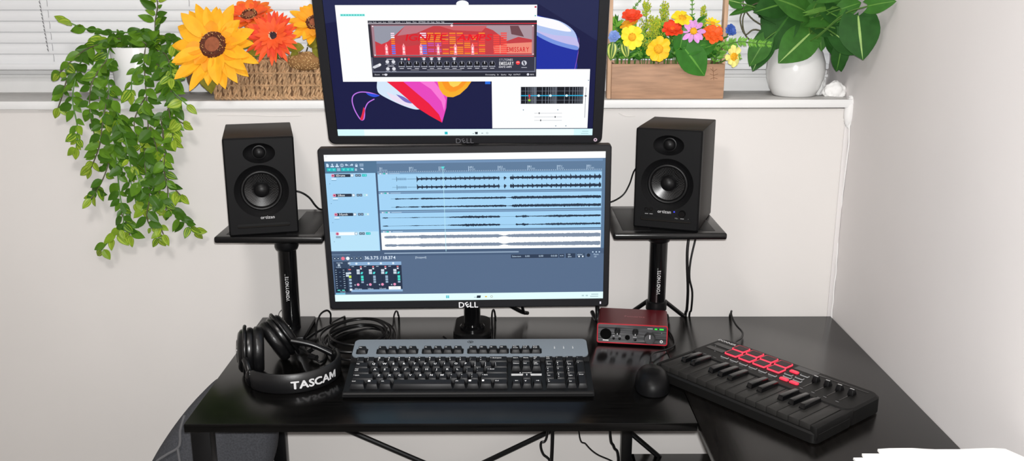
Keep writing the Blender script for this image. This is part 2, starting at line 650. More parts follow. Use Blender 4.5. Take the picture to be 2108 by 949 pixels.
out = [(-0.490, -0.030), (-0.530, -0.018), (-0.567, -0.020), (-0.602, -0.050), (-0.640, -0.092), (-0.678, -0.142), (-0.712, -0.195), (-0.745, -0.262),
       (-0.768, -0.33), (-0.775, -0.40), (-0.755, -0.455), (-0.68, -0.475), (-0.58, -0.475), (-0.515, -0.46), (-0.490, -0.40), (-0.492, -0.31),
       (-0.482, -0.235), (-0.462, -0.17), (-0.455, -0.10), (-0.465, -0.05)]
out = [tuple(v)[:2] for v in smoothpath([(x, z, 0) for x, z in out] + [(out[0][0], out[0][1], 0)], 4)][:-1]
bk = puffed(out, -0.345, -0.255, 0.0).build('backrest', m_fab, ch, world=True, smooth=70)
MB().tube([(-0.622, -0.3465, -0.075), (-0.632, -0.3485, -0.105), (-0.634, -0.3495, -0.128), (-0.640, -0.350, -0.142), (-0.665, -0.3485, -0.158), (-0.688, -0.3475, -0.175), (-0.72, -0.345, -0.21)], 0.0026, 7, res=6).build('piping', m_pipe, bk, world=True)
MB().tube([(-0.640, -0.350, -0.142), (-0.636, -0.3515, -0.205), (-0.630, -0.352, -0.28), (-0.61, -0.352, -0.40)], 0.0026, 7, res=6).build('piping', m_pipe, bk, world=True)
st = [(x, y) for x, y in rrect(0.27, 0.24, 0.06, 6, -0.633, -0.205)]
MB().prism(st, -0.47, -0.34, bev=0.02).build('seat', m_fab, ch, world=True, smooth=60)
for x in (-0.735, -0.565):
    for y in (-0.31, -0.11):
        MB().cyl((x, y, FZ), (x, y, -0.455), 0.012, 0.017, 14).build('leg', m_metal, ch, world=True)

# ------------------------------------------------------------------ pile of paper at the lower right
m_paper = mat('white_paper', (0.86, 0.855, 0.83, 1), 0.75)
rn = random.Random(12)
zc = 0.0
GRP = 'loose white paper sheets in the pile on the right wing'
NS = 22
for i in range(NS):
    h = 0.0042
    q = MB()
    tp = (i / (NS - 1))
    x0 = 0.470 + 0.050 * tp ** 2 + rn.uniform(-0.009, 0.009)
    y1 = -0.822 + 0.024 * tp + rn.uniform(-0.006, 0.006)
    if i == NS - 1:
        x0, y1 = 0.524, -0.797
    if i == NS - 2:
        x0, y1 = 0.500, -0.803
    if i == NS - 3:
        x0, y1 = 0.487, -0.806
    x1 = min(x0 + 0.212, XR - 0.018)
    nx = 12
    vs = []; fs = []
    for k, (zz) in enumerate((zc, zc + h - 0.0008)):
        for a in range(nx + 1):
            u = a / nx
            x = x0 + (x1 - x0) * u
            dip = 0.0
            if i == NS - 1:
                dip = 0.0012 * math.sin(u * 9) * (1 if k else 0)
            yb = y1 - (0.028 * ((u - 0.90) / 0.10) ** 1.2 if u > 0.90 else 0) + rn.uniform(-0.0006, 0.0006)
            vs.append((x, -1.10, zz)); vs.append((x, yb, zz + dip))
    N = 2 * (nx + 1)
    for a in range(nx):
        p = 2 * a
        fs.append((p + 1, p + 3, p + 2, p)); fs.append((N + p, N + p + 2, N + p + 3, N + p + 1))
        fs.append((p, p + 2, N + p + 2, N + p)); fs.append((p + 3, p + 1, N + p + 1, N + p + 3))
    fs.append((1, 0, N, N + 1)); fs.append((N - 2, N - 1, 2 * N - 1, 2 * N - 2))
    q.add(vs, fs)
    o = lift(q.build('paper_wad', m_paper, smooth=0))
    if i == NS - 1:
        lb = 'topmost wad of white paper on the pile in the bottom right corner'
    else:
        lb = 'white paper wad stacked beneath the topmost one on the desk\'s right wing'
    tag(o, lb, 'paper', GRP)
    zc += h
# ------------------------------------------------------------------ monitors
class Screen:
    """flat artwork on a display, in 1920 x 1080 display pixels"""

    def __init__(s, W):
        s.W = W; s.b = MB(); s.mats = []; s.k = W / 1920.0; s.layer = 0; s.items = []; s.held = False

    def mi(s, c):
        m = glow(*c)
        if m not in s.mats:
            s.mats.append(m)
        return s.mats.index(m)

    def P(s, x, y):
        return ((x - 960) * s.k, -0.00003 * s.layer, (1080 - y) * s.k)

    def up(s, n=1):
        pass

    def over(s, x0, y0, x1, y1):
        '''lift the next shape just clear of everything it covers'''
        if s.held:
            return
        s.layer = 1 + max([l for (a, b, c, d, l) in s.items if a < x1 and c > x0 and b < y1 and d > y0] or [0])
        s.items.append((x0, y0, x1, y1, s.layer))

    def rect(s, x0, y0, x1, y1, c):
        s.poly([(x0, y0), (x1, y0), (x1, y1), (x0, y1)], c)

    def poly(s, pts, c):
        pts = list(pts)
        s.over(min(p[0] for p in pts), min(p[1] for p in pts), max(p[0] for p in pts), max(p[1] for p in pts))
        ar = sum(pts[i][0] * pts[(i + 1) % len(pts)][1] - pts[(i + 1) % len(pts)][0] * pts[i][1] for i in range(len(pts)))
        if ar > 0:
            pts.reverse()
        vs = [s.P(*p) for p in pts]
        if len(pts) <= 4:
            s.b.add(vs, [tuple(range(len(pts)))], s.mi(c))
        else:
            tri = tessellate_polygon([[Vector((x, -y, 0)) for x, y in pts]])
            s.b.add(vs, [tuple(t) for t in tri], s.mi(c))

    def blob(s, pts, c, res=6):
        P = smoothpath([(x, y, 0) for x, y in pts + [pts[0]]], res)[:-1]
        s.poly([(p.x, p.y) for p in P], c)

    def disc(s, x, y, r, c, ry=None, n=16):
        s.poly([(x + r * math.cos(2 * PI * i / n), y + (ry or r) * math.sin(2 * PI * i / n)) for i in range(n)], c)

    def ring(s, x, y, r, w, c, n=20):
        s.over(x - r, y - r, x + r, y + r)
        s.held = True
        for i in range(n):
            a = 2 * PI * i / n; a2 = 2 * PI * (i + 1) / n
            s.poly([(x + r * math.cos(a), y + r * math.sin(a)), (x + r * math.cos(a2), y + r * math.sin(a2)),
                    (x + (r - w) * math.cos(a2), y + (r - w) * math.sin(a2)), (x + (r - w) * math.cos(a), y + (r - w) * math.sin(a))], c)
        s.held = False

    def text(s, body, x, y, size, c, align='l', bold=False, shear=0, sx=1.0):
        wd = len(body) * size * 0.9 * sx
        x_ = x - (wd if align == 'r' else wd / 2 if align == 'c' else 0)
        s.over(x_, y - size * 1.1, x_ + wd, y + size * 0.4)

        def fn(a, b, z):
            return s.P(x + a, y - b)
        s.b.text(body, size * 1.35, None, s.mi(c), align, bold, shear, sx, fn=fn)

    def band(s, xs, top, bot, c):
        """a filled strip between two curves"""
        m = s.mi(c)
        s.over(min(xs), min(top), max(xs), max(bot))
        vs = []
        for x, t, q in zip(xs, top, bot):
            vs += [s.P(x, t), s.P(x, q)]
        s.b.add(vs, [(2 * i, 2 * i + 1, 2 * i + 3, 2 * i + 2) for i in range(len(xs) - 1)], m)


def monitor(nm, label, loc, rot, W, side, top, bot, rad_, depth):
    H = W * 9 / 16
    t = thing(nm, label, 'monitor', loc, rot=Euler(rot, 'XYZ'))
    cx, cy = 0, (H + top - bot) / 2
    outer = rrect(W + 2 * side, H + top + bot, rad_, 6, 0, cy)
    b = MB()
    # the ring of the bezel, standing 2 mm proud of the display, with its inner walls
    inner = [(W / 2 + .0006, H + .0006), (-W / 2 - .0006, H + .0006), (-W / 2 - .0006, -.0006), (W / 2 + .0006, -.0006)]
    n = len(outer); q = n // 4
    k = 0.0022
    scl = [((x) * (1 - k / (W / 2)), (y - cy) * (1 - k / (H / 2)) + cy) for x, y in outer]
    vs = [(x, -0.0022, y) for x, y in scl] + [(x, -0.0022, y) for x, y in inner] + [(x, 0.0006, y) for x, y in inner] + \
         [(x, 0.0, y) for x, y in outer] + [(x, 0.016, y) for x, y in outer]
    fs = []
    for i in range(n):
        j = (i + 1) % n
        a = i // q; c = j // q
        if a == c:
            fs.append((j, i, n + a))
        else:
            fs.append((j, i, n + a, n + c))
        fs.append((i, j, n + 8 + j, n + 8 + i))
        fs.append((n + 8 + i, n + 8 + j, 2 * n + 8 + j, 2 * n + 8 + i))
    for i in range(4):
        j = (i + 1) % 4
        fs.append((n + i, n + 4 + i, n + 4 + j, n + j))
    fs.append(tuple(range(2 * n + 8, 3 * n + 8))[::-1])
    b.add(vs, fs)
    b.build('bezel', mat('bezel_plastic', (0.010, 0.010, 0.012, 1), 0.45, spec=0.3), t, smooth=30)
    b = MB()
    hs = rrect(W * 0.86, H * 0.82, 0.03, 6, 0, H * 0.48)
    b.prism([(x, -y) for x, y in hs], 0.0155, depth, 0, Matrix.Rotation(rad(-90), 4, 'X'), bev=0.012)
    b.build('rear_housing', m_black, t)
    return t, H


# lower display: an audio editor
LW = 0.531
lowm, LH = monitor('monitor', 'larger lower monitor showing blue audio tracks with waveforms', (-0.0755, -0.2422, 0.1231),
                   (rad(3.626), rad(-0.777), rad(-0.462)), LW, 0.0112, 0.0128, 0.0165, 0.006, 0.046)
S = Screen(LW)
BG = (92, 122, 154); DK = (58, 78, 104); LB = (163, 212, 246); WH = (252, 254, 255); NAVY = (26, 42, 64); TEAL = (28, 186, 190)
PINK = (226, 138, 166); TXT = (205, 228, 250); TASK = (228, 253, 255)
S.rect(0, 0, 1920, 1080, BG)
S.up()
S.rect(0, 0, 1920, 46, WH)
S.rect(0, 46, 357, 132, (80, 116, 148))
S.rect(357, 50, 1902, 66, (112, 146, 184))
S.rect(0, 735, 1920, 1028, (86, 108, 138))
S.rect(0, 1028, 1920, 1080, TASK)
S.rect(0, 131, 345, 697, LB)
S.rect(0, 553, 340, 697, (186, 228, 250))
S.rect(345, 131, 358, 735, (64, 84, 112))
S.rect(358, 131, 1897, 706, LB)
S.rect(0, 697, 1920, 737, (72, 94, 124))
S.up()
for x in (12, 18):
    S.rect(x, 8, x + 2, 18, (190, 200, 205))
# toolbar pictograms
for k in range(7):
    x = 20 + 33 * k; c = TXT
    if k == 0:
        S.poly([(x - 8, 62), (x + 3, 62), (x + 9, 70), (x + 9, 86), (x - 8, 86)], c)
    elif k in (1, 2):
        S.rect(x - 12, 78, x + 12, 87, c); S.rect(x - 3, 62, x + 3, 78, c)
        S.poly([(x - 8, 70), (x + 8, 70), (x, 62 if k == 1 else 79)], c)
    elif k == 3:
        S.ring(x, 75, 12, 3, c); S.rect(x - 2, 68, x + 2, 82, c)
    elif k in (4, 5):
        d = -1 if k == 4 else 1
        S.poly([(x + d * 12, 72), (x + d * 2, 62), (x + d * 2, 82)], c); S.poly([(x + d * 2, 68), (x - d * 10, 72), (x - d * 12, 84), (x - d * 8, 76), (x + d * 2, 76)], c)
    else:
        S.rect(x - 8, 74, x + 8, 87, c); S.ring(x, 73, 8, 3, c)
S.rect(240, 64, 266, 84, (150, 178, 205))
S.rect(244, 68, 262, 71, BG); S.rect(244, 76, 262, 79, BG)
S.poly([(240, 96), (264, 96), (264, 112)], TXT)
for x0, x1 in ((14, 78), (112, 200)):
    S.rect(x0, 93, x1, 116, TEAL)
S.rect(84, 94, 106, 115, (150, 190, 215)); S.rect(206, 98, 220, 115, (160, 195, 220))
S.up()
for x in (22, 52, 120, 150, 178):
    S.rect(x, 99, x + 18, 102, (120, 235, 235)); S.rect(x + 4, 106, x + 14, 109, (120, 235, 235)); S.rect(x + 8, 99, x + 11, 112, (120, 235, 235))
# ruler
for k in range(8):
    x = 376 + 202.3 * k
    S.rect(x, 92, x + 3, 126, TXT)
    S.text('%d.1' % (1 + 16 * k), x + 7, 106, 14, TXT)
    S.text(('0:00.000', '0:32.000', '1:04.000', '1:36.000', '2:08.000', '2:40.000', '3:12.000', '3:44.000')[k], x + 7, 119, 11, (180, 206, 230), sx=0.8)
x = 362
while x < 1892:
    S.rect(x, 122, x + 4, 128, (196, 218, 240)); x += 12.64
# arranged tracks
RN = random.Random(77)


def wave(yc, amp, env, c, x0, x1, step=2.2, spiky=0.5):
    xs = []; tp = []; bt = []
    x = x0
    while x <= x1:
        e = env(x)
        k = e * amp * (1 - spiky + spiky * RN.random() ** 1.3 * 1.6)
        k2 = e * amp * (1 - spiky + spiky * RN.random() ** 1.3 * 1.6)
        xs.append(x); tp.append(yc - max(k, 0.5)); bt.append(yc + max(k2, 0.5))
        x += step
    S.band(xs, tp, bt, c)


def lerp_env(pts):
    def f(x):
        for (a, u), (b_, v) in zip(pts[:-1], pts[1:]):
            if a <= x <= b_:
                return u + (v - u) * (x - a) / max(1e-6, b_ - a)
        return 0
    return f


tracks = [(131, 266), (271, 404), (410, 546), (551, 695)]
for i, (y0, y1) in enumerate(tracks):
    S.rect(358, y0, 1897, y0 + 11, (108, 142, 178) if i else (120, 160, 196))
    S.rect(358, y1 - 3, 1897, y1 + 3, (70, 96, 128))
S.rect(358, 564, 1897, 692, (253, 255, 255))
S.up()
for i, (y0, y1) in enumerate(tracks):
    for q, c in ((372, (210, 220, 235)), (388, (150, 190, 215)), (398, (40, 190, 170)), (415, (210, 220, 235))):
        S.rect(q, y0 + 2, q + 13, y0 + 11, c)
    S.rect(440, y0 + 4, 510, y0 + 8, (180, 205, 230))
beat = 33.0


def drum(x):
    base = lerp_env([(450, 0.0), (470, 0.1), (486, 0.5), (498, 0.08), (600, 0.05), (624, 0.0), (625, 0.9), (640, .45), (905, .45), (906, .5), (1192, .55), (1196, 0.02), (1224, 0.02), (1226, .75), (1240, .2), (1242, .02), (1266, .02), (1268, .9), (1300, .5), (1895, .7)])(x)
    if 625 < x < 1193 or x > 1268:
        ph = ((x - 625) % beat) / beat
        base *= 0.62 + 0.75 * max(0, 1 - ph * 3.2)
    return base


for yc in (177, 236):
    S.rect(455, yc - .7, 625, yc + .7, NAVY)
    wave(yc, 25, drum, NAVY, 625, 1893, 2.0, 0.45)
    for k in range(8):
        S.rect(486 + 9 * k, yc - (9 if k else 16), 489 + 9 * k, yc + (9 if k else 16), (70, 104, 140) if k else NAVY)
    for k in range(7):
        S.rect(566 + 9 * k, yc - 1.5, 570 + 9 * k, yc + 1.5, NAVY)
bass = lerp_env([(468, .15), (478, .7), (500, .35), (560, .25), (580, .5), (620, .5), (645, .1), (655, .65), (900, .45), (905, .6), (1190, .75), (1235, .75), (1240, .15), (1270, .3), (1285, .95), (1600, 1.0), (1894, 1.05)])
for yc in (319, 378):
    S.rect(440, yc - .7, 1894, yc + .7, NAVY)
    wave(yc, 10, bass, NAVY, 468, 1894, 2.4, 0.45)
syn = lerp_env([(372, .15), (385, .5), (410, .4), (415, .1), (560, .15), (600, .4), (640, .2), (820, .2), (860, .55), (925, .6), (930, 1.0), (1105, .95), (1108, .1), (1112, .9), (1190, .8), (1195, .05), (1300, .05), (1304, .8), (1340, .5), (1360, 1.0), (1400, .3), (1500, .5), (1560, .9), (1894, .85)])
for yc in (456, 515):
    S.rect(372, yc - .7, 1894, yc + .7, NAVY)
    wave(yc, 9, syn, NAVY, 372, 1894, 2.4, 0.5)
GW = (126, 142, 164)
gtr = lerp_env([(380, .5), (395, .9), (455, .9), (470, .45), (480, .75), (560, .8), (620, .8), (640, 1.2), (700, 1.1), (1180, 1.15), (1195, .7), (1215, .25), (1230, .3), (1250, .9), (1300, 1.1), (1500, 1.3), (1894, 1.45)])
for yc in (597, 659):
    wave(yc, 10.5, gtr, GW, 380, 1896, 3.0, 0.22)
S.up()
S.rect(807, 96, 810, 708, (190, 238, 250))
S.poly([(796, 92), (822, 92), (809, 112)], (90, 225, 225))
# track panel
for i, y in enumerate((147, 288, 427, 568)):
    sel = i == 3
    x = 48
    S.rect(60, y - 11, 172, y + 11, (248, 252, 255) if sel else (38, 50, 68))
    S.disc(x + 4, y, 12, PINK); S.up(); S.disc(x + 4, y, 5, (150, 40, 80))
    S.text(('1:Drums', '2:Bass', '3:Synth', '')[i], 74, y + 6, 14, (245, 250, 255) if not sel else (236, 244, 250), bold=True)
    S.disc(184, y, 12, (225, 240, 250)); S.ring(184, y, 12, 3, (130, 160, 185))
    S.rect(206, y - 9, 224, y + 9, (58, 76, 98)); S.rect(226, y - 9, 244, y + 9, (58, 76, 98))
    tc = TEAL if i in (0, 3) else (185, 222, 240)
    S.rect(252, y - 9, 284, y + 9, tc)
    S.up()
    for q in (211, 231):
        S.rect(q, y - 4, q + 8, y + 4, (170, 192, 212))
    S.rect(258, y - 3, 266, y + 3, (120, 235, 230)); S.rect(271, y - 5, 279, y + 5, (120, 235, 230) if i in (0, 3) else (240, 250, 255))
    S.rect(40, y + 20, 74, y + 27, (240, 250, 255) if not sel else (90, 120, 140))
    S.rect(40, y + 33, 74, y + 35, (90, 120, 150))
    S.rect(24, y + 56, 28, y + 60, (60, 90, 120))
# scroll strip, transport
S.rect(372, 713, 1320, 722, (150, 172, 196))
S.rect(0, 722, 130, 726, (130, 155, 180))
for k, c in enumerate(((50, 66, 88), (50, 66, 88), (240, 120, 140), (236, 245, 250), (50, 66, 88), (50, 66, 88), (50, 66, 88))):
    x = (20, 44, 78, 112, 140, 176, 204)[k]
    S.disc(x, 752, 13 if k in (2, 3) else 11, c)
S.up()
for x in (20, 44, 140, 176, 204):
    S.rect(x - 4, 748, x + 4, 756, (190, 210, 230))
S.text('36.3.75 / 1:11.374', 232, 761, 25, (226, 240, 255), bold=True, sx=0.95)
S.text('[Stopped]', 590, 757, 14, (215, 232, 248))
S.rect(1266, 738, 1600, 766, (44, 60, 84))
S.rect(1606, 738, 1642, 766, (44, 60, 84)); S.rect(1652, 734, 1720, 768, (44, 60, 84)); S.rect(1730, 734, 1790, 768, (60, 80, 106))
S.disc(1812, 750, 13, (30, 42, 60))
S.up()
S.text('Selection:', 1274, 757, 12, TXT); S.text('1.1.00', 1366, 757, 13, TXT); S.text('1.1.00', 1462, 757, 13, TXT); S.text('0.0.00', 1548, 757, 13, TXT)
S.text('4/4', 1612, 757, 12, TXT); S.text('120', 1668, 748, 11, TXT); S.text('BPM', 1668, 764, 10, TXT)
S.text('global', 1734, 748, 11, TXT); S.disc(1746, 758, 6, (230, 240, 250)); S.disc(1772, 758, 6, (230, 240, 250))
S.text('Rate:', 1850, 748, 12, TXT); S.text('1.0', 1854, 766, 12, TXT)
for x in (1838, 1862, 1884):
    S.rect(x, 722, x + 9, 730, TXT)
# mixer
S.rect(8, 774, 118, 1014, (52, 70, 96)); S.rect(12, 826, 100, 1006, (30, 44, 66))
S.rect(120, 780, 488, 806, (140, 176, 214)); S.rect(120, 806, 488, 990, (36, 50, 74)); S.rect(120, 990, 488, 1008, (140, 176, 214))
S.rect(8, 1014, 76, 1026, (120, 195, 225))
S.up()
S.text('MASTER', 30, 790, 9, TXT); S.disc(46, 802, 9, (190, 206, 220)); S.text('0.00dB', 26, 822, 9, TXT)
for k in range(9):
    y = 838 + 17 * k
    S.rect(16, y, 26, y + 3, TXT); S.rect(70, y, 82, y + 3, TXT)
    if k % 2:
        S.rect(42, y, 54, y + 3, (120, 150, 180))
S.rect(22, 990, 42, 998, (90, 220, 200)); S.rect(54, 990, 74, 998, (90, 220, 200)); S.text('MASTER', 40, 1010, 8, TXT)
S.rect(90, 858, 112, 890, (205, 218, 232)); S.rect(90, 872, 112, 876, (110, 130, 150))
for k, (h, c) in enumerate(((14, (190, 206, 222)), (10, (60, 80, 106)), (8, (230, 110, 110)), (12, (225, 235, 245)), (18, (200, 230, 90)), (16, (165, 190, 214)), (16, (165, 190, 214)), (12, (165, 190, 214)), (16, (225, 235, 245)))):
    y = 782 + 25 * k
    S.rect(112 - 2, y, 128, y + h, c)
for k in range(4):
    x = 148 + 87 * k
    S.disc(x + 22, 792, 8, (225, 240, 252)); S.rect(x + 28, 842 - 16, x + 30, 938, (14, 22, 36))
    S.rect(x - 14, 812, x + 4, 816, TXT)
    S.rect(x + 20, 836, x + 42, 872, (205, 218, 230)); S.rect(x + 20, 852, x + 42, 856, (120, 140, 160))
    S.rect(x + 46, 812, x + 58, 822, (235, 130, 140)); S.rect(x + 46, 826, x + 58, 836, (225, 235, 245))
    S.poly([(x + 46, 872), (x + 52, 856), (x + 66, 856), (x + 60, 872)], (80, 225, 225))
    fxc = (70, 222, 205) if k in (0, 3) else (150, 176, 200)
    S.rect(x + 48, 884, x + 66, 904, fxc); S.rect(x + 48, 907, x + 66, 922, fxc); S.rect(x + 48, 926, x + 66, 940, (150, 176, 200))
    S.disc(x + 24, 952, 10, (238, 150, 186)); S.poly([(x - 4, 954), (x + 6, 947), (x + 6, 961)], (190, 206, 222))
    if k == 3:
        S.rect(x - 20, 968, x + 66, 992, (250, 253, 255))
    S.rect(x, 978, x + 48, 984, (214, 230, 240)) if k == 3 else S.text(('1:Drums', '2:Bass', '3:Synth')[k], x + 24, 984 if k < 3 else 988, 12, TXT if k < 3 else (214, 230, 240), align='c')
# taskbar
S.rect(796, 1044, 818, 1064, (30, 190, 205))
S.up()
S.rect(806, 1044, 808, 1064, TASK); S.rect(796, 1053, 818, 1055, TASK)
S.rect(996, 1058, 1012, 1062, (150, 170, 180)); S.poly([(1018, 1046), (1046, 1046), (1042, 1066), (1014, 1066)], (36, 50, 66))
S.disc(1082, 1056, 8, (230, 190, 50), 5); S.ring(1122, 1056, 9, 3, (170, 170, 150))
S.rect(1836, 1044, 1886, 1050, (170, 196, 200)); S.rect(1828, 1060, 1886, 1066, (170, 196, 200))
for x in (1768, 1796):
    S.rect(x, 1052, x + 16, 1062, (175, 205, 206))
S.b.build('screen', S.mats, lowm, smooth=0)
b = MB().text('D', 0.0165, FRONT @ Matrix.Translation((-0.0150, -0.0095, 0.0024)), 0, 'c', True)
b.text('LL', 0.0165, FRONT @ Matrix.Translation((0.0098, -0.0095, 0.0024)), 0, 'c', True)
b.text('E', 0.0155, FRONT @ Matrix.Translation((-0.0035, -0.0092, 0.0024)) @ Matrix.Rotation(rad(28), 4, 'Z'), 0, 'c', True)
b.build('logo', mat('silver_print', (0.78, 0.78, 0.80, 1), 0.3), lowm, smooth=0)
MB().box(LW / 2 - 0.0065, LW / 2 - 0.0038, -0.0030, -0.002, -0.0108, -0.0058, 0.0004).build('power_light', glow(245, 240, 255, 1.0), lowm)
b = MB()
b.tube([(0.03, 0.043, 0.09), (0.032, 0.075, 0.06), (0.037, 0.115, 0.0), (0.05, 0.14, -0.055), (0.082, 0.165, -0.085), (0.105, 0.18, -0.105), (0.118, 0.20, -0.117)], 0.0042, 8)
b.build('power_cord', m_rubber, lowm, smooth=60)
b = MB()
b.tube([(0.085, 0.043, 0.09), (0.09, 0.075, 0.07), (0.098, 0.125, 0.02), (0.101, 0.155, -0.05), (0.108, 0.166, -0.095), (0.112, 0.20, -0.1175)], 0.0034, 8)
b.build('video_cable', m_rubber, lowm, smooth=60)
b = MB()
b.tube([(0.17, 0.043, 0.09), (0.20, 0.07, 0.07), (0.25, 0.12, 0.03), (0.266, 0.155, -0.06), (0.270, 0.160, -0.095), (0.268, 0.150, -0.1155), (0.262, 0.20, -0.1165)], 0.0048, 8)
b.build('video_cable', m_rubber, lowm, smooth=60)

# upper display: desktop with two open windows
UW = 0.476
upm, UH = monitor('monitor', 'smaller upper monitor tilted forward, showing a red amplifier window', (-0.078, -0.2608, 0.4545),
                  (rad(17.9), rad(-0.13), rad(-0.18)), UW, 0.0185, 0.0185, 0.0175, 0.013, 0.040)
S = Screen(UW)
DB = (16, 20, 66)
S.rect(0, 0, 1920, 1080, DB); S.up()
S.poly([(0, 0), (1920, 0), (1920, 330), (1500, 60), (700, 60), (0, 200)], (30, 36, 78)); S.up()
# an abstract ribbon bloom
S.blob([(1440, 120), (1520, 150), (1660, 190), (1755, 260), (1788, 350), (1782, 470), (1760, 560), (1500, 580), (1440, 400)], (24, 44, 160)); S.up()
S.blob([(1440, 130), (1500, 150), (1650, 185), (1750, 255), (1786, 345), (1786, 392), (1700, 372), (1600, 335), (1480, 265), (1440, 230)], (176, 196, 240)); S.up()
S.blob([(1440, 140), (1500, 152), (1640, 186), (1730, 250), (1700, 262), (1560, 232), (1470, 200)], (252, 250, 255)); S.up()
S.blob([(1480, 250), (1600, 285), (1740, 300), (1780, 330), (1784, 385), (1640, 350), (1520, 300)], (196, 190, 236)); S.up()
S.blob([(1486, 262), (1600, 318), (1700, 352), (1780, 372), (1780, 400), (1690, 380), (1590, 345), (1490, 290)], (120, 150, 226)); S.up()
S.band([1788, 1792, 1790, 1780, 1768, 1752], [300, 340, 400, 470, 540, 575], [318, 360, 424, 494, 560, 590], (150, 90, 190))
S.blob([(330, 640), (480, 640), (640, 780), (640, 850), (590, 862), (480, 820), (350, 745), (325, 700)], (214, 232, 250)); S.up()
S.blob([(390, 720), (470, 760), (560, 800), (600, 835), (540, 838), (440, 790)], (236, 224, 244)); S.up()
S.blob([(460, 740), (520, 765), (575, 812), (520, 800)], (120, 110, 190)); S.up()
S.poly([(520, 640), (800, 640), (830, 740), (836, 764), (826, 850), (790, 972), (700, 840), (610, 735)], (232, 70, 190)); S.up()
S.poly([(640, 640), (745, 640), (800, 720), (825, 790), (810, 880), (792, 800), (720, 700)], (250, 120, 214)); S.up()
S.poly([(400, 640), (520, 640), (610, 728), (700, 815), (770, 905), (790, 972), (700, 915), (610, 850), (540, 775), (465, 700)], (238, 24, 60)); S.up()
S.poly([(770, 640), (1018, 640), (985, 690), (930, 742), (880, 765), (836, 762), (805, 740), (782, 700)], (248, 176, 40)); S.up()
S.poly([(800, 640), (985, 640), (950, 685), (900, 718), (860, 722), (825, 700)], (252, 150, 30)); S.up()
S.poly([(850, 640), (950, 640), (920, 672), (885, 685), (862, 670)], (250, 214, 90)); S.up()
ring = [(337, 752), (270, 728), (200, 722), (150, 745), (134, 790), (142, 850), (162, 905), (186, 945), (206, 940), (216, 905), (222, 860), (250, 806), (300, 775)]
P_ = smoothpath([(x, y, 0) for x, y in ring], 5)
for a, c in zip(P_[:-1], P_[1:]):
    d = (c - a); nn = Vector((-d.y, d.x, 0)).normalized() * 4
    S.poly([(a.x - nn.x, a.y - nn.y), (c.x - nn.x, c.y - nn.y), (c.x + nn.x, c.y + nn.y), (a.x + nn.x, a.y + nn.y)], (196, 120, 236))
S.blob([(214, 840), (196, 900), (180, 940), (200, 944), (212, 905), (222, 862)], (226, 40, 70)); S.blob([(240, 728), (300, 738), (338, 750), (300, 762), (260, 748)], (40, 80, 220))
S.rect(1118, 640, 1156, 662, (40, 110, 226))
S.disc(970, 60, 44, (250, 252, 255), 26)
S.up()
# the rear window's white pane, then the first window over it
S.rect(1166, 546, 1880, 1020, (253, 254, 255))
S.poly([(82, 66), (1490, 66), (1490, 640), (82, 640)], (253, 254, 255))
S.up()
S.rect(112, 130, 284, 146, (130, 232, 226)); S.rect(1472, 76, 1486, 88, (190, 60, 80)); S.rect(1474, 140, 1482, 150, (90, 180, 170))
S.rect(300, 178, 1490, 604, (34, 36, 48))
S.up()
for k in range(9):
    S.rect(118 + 19 * k, 134, 128 + 19 * k, 141, (40, 180, 170))
S.text('Undo  Redo   Load   Save    PRESET    Default   <  >   Bypass    Mono    SETTINGS  A/B   Copy   Paste   Help', 306, 194, 11, (220, 222, 230), sx=0.74)
S.rect(312, 206, 1480, 446, (70, 44, 54)); S.rect(300, 198, 1490, 203, (226, 214, 224)); S.rect(900, 198, 1490, 203, (240, 40, 60))
S.up()
S.rect(322, 212, 1470, 440, (168, 128, 140))
S.up()
S.rect(340, 218, 1456, 434, (196, 60, 66))
S.poly([(340, 218), (560, 218), (480, 290), (400, 360), (340, 330)], (150, 152, 166)); S.poly([(560, 218), (760, 218), (640, 270), (500, 290)], (190, 120, 130))
S.poly([(1100, 218), (1456, 218), (1456, 320), (1360, 300), (1280, 330), (1180, 250)], (172, 150, 160))
S.up()
S.poly([(800, 218), (1140, 218), (1100, 260), (900, 250)], (206, 96, 100))
S.poly([(340, 370), (440, 330), (560, 370), (700, 350), (700, 434), (340, 434)], (214, 52, 62))
S.poly([(1180, 372), (1280, 350), (1456, 340), (1456, 424), (1190, 424)], (240, 140, 120)); S.poly([(1300, 218), (1360, 218), (1400, 300), (1310, 280)], (110, 70, 76))
S.up()
rn2 = random.Random(6)
for col in range(15):
    x = 455 + 62 * col
    c = [(250, 220, 236), (80, 130, 250), (250, 140, 40), (250, 70, 60), (250, 190, 60), (160, 90, 220)]
    if col in (1, 2, 12):
        continue
    x = (455 + 0 if col == 0 else 610 + 52 * (col - 2))
    for k in range(11):
        y = 268 + 15 * k
        cc = (c[0] if k < 3 else c[2] if k < 6 else c[1]) if col < 4 else (c[2] if rn2.random() < .5 else c[3]) if col < 12 else c[3]
        if col == 0 and k == 2:
            cc = (255, 255, 255)
        if col in (4, 5):
            cc = (200, 80, 170) if k > 4 else c[2]
        if rn2.random() < .86:
            S.rect(x, y, x + (26 if col == 0 else 44), y + 9, cc)
S.up()
S.text('IGNITE', 556, 326, 50, (226, 12, 30), bold=True, shear=0.28, sx=1.45)
S.text('AMPS', 920, 326, 50, (236, 14, 32), bold=True, shear=0.28, sx=1.45)
S.text('EMISSARY', 1278, 412, 38, (214, 14, 32), bold=True, sx=0.60)
for k in range(6):
    x = 418 + 123 * k
    S.rect(x - 11, 366, x + 11, 434, (252, 140, 150)); S.poly([(x - 8, 366), (x + 8, 366), (x, 346)], (252, 170, 175))
S.up()
for k in range(6):
    x = 418 + 123 * k
    S.rect(x - 5, 376, x + 5, 420, (252, 236, 240)); S.rect(x - 11, 400, x + 11, 403, (200, 30, 50))
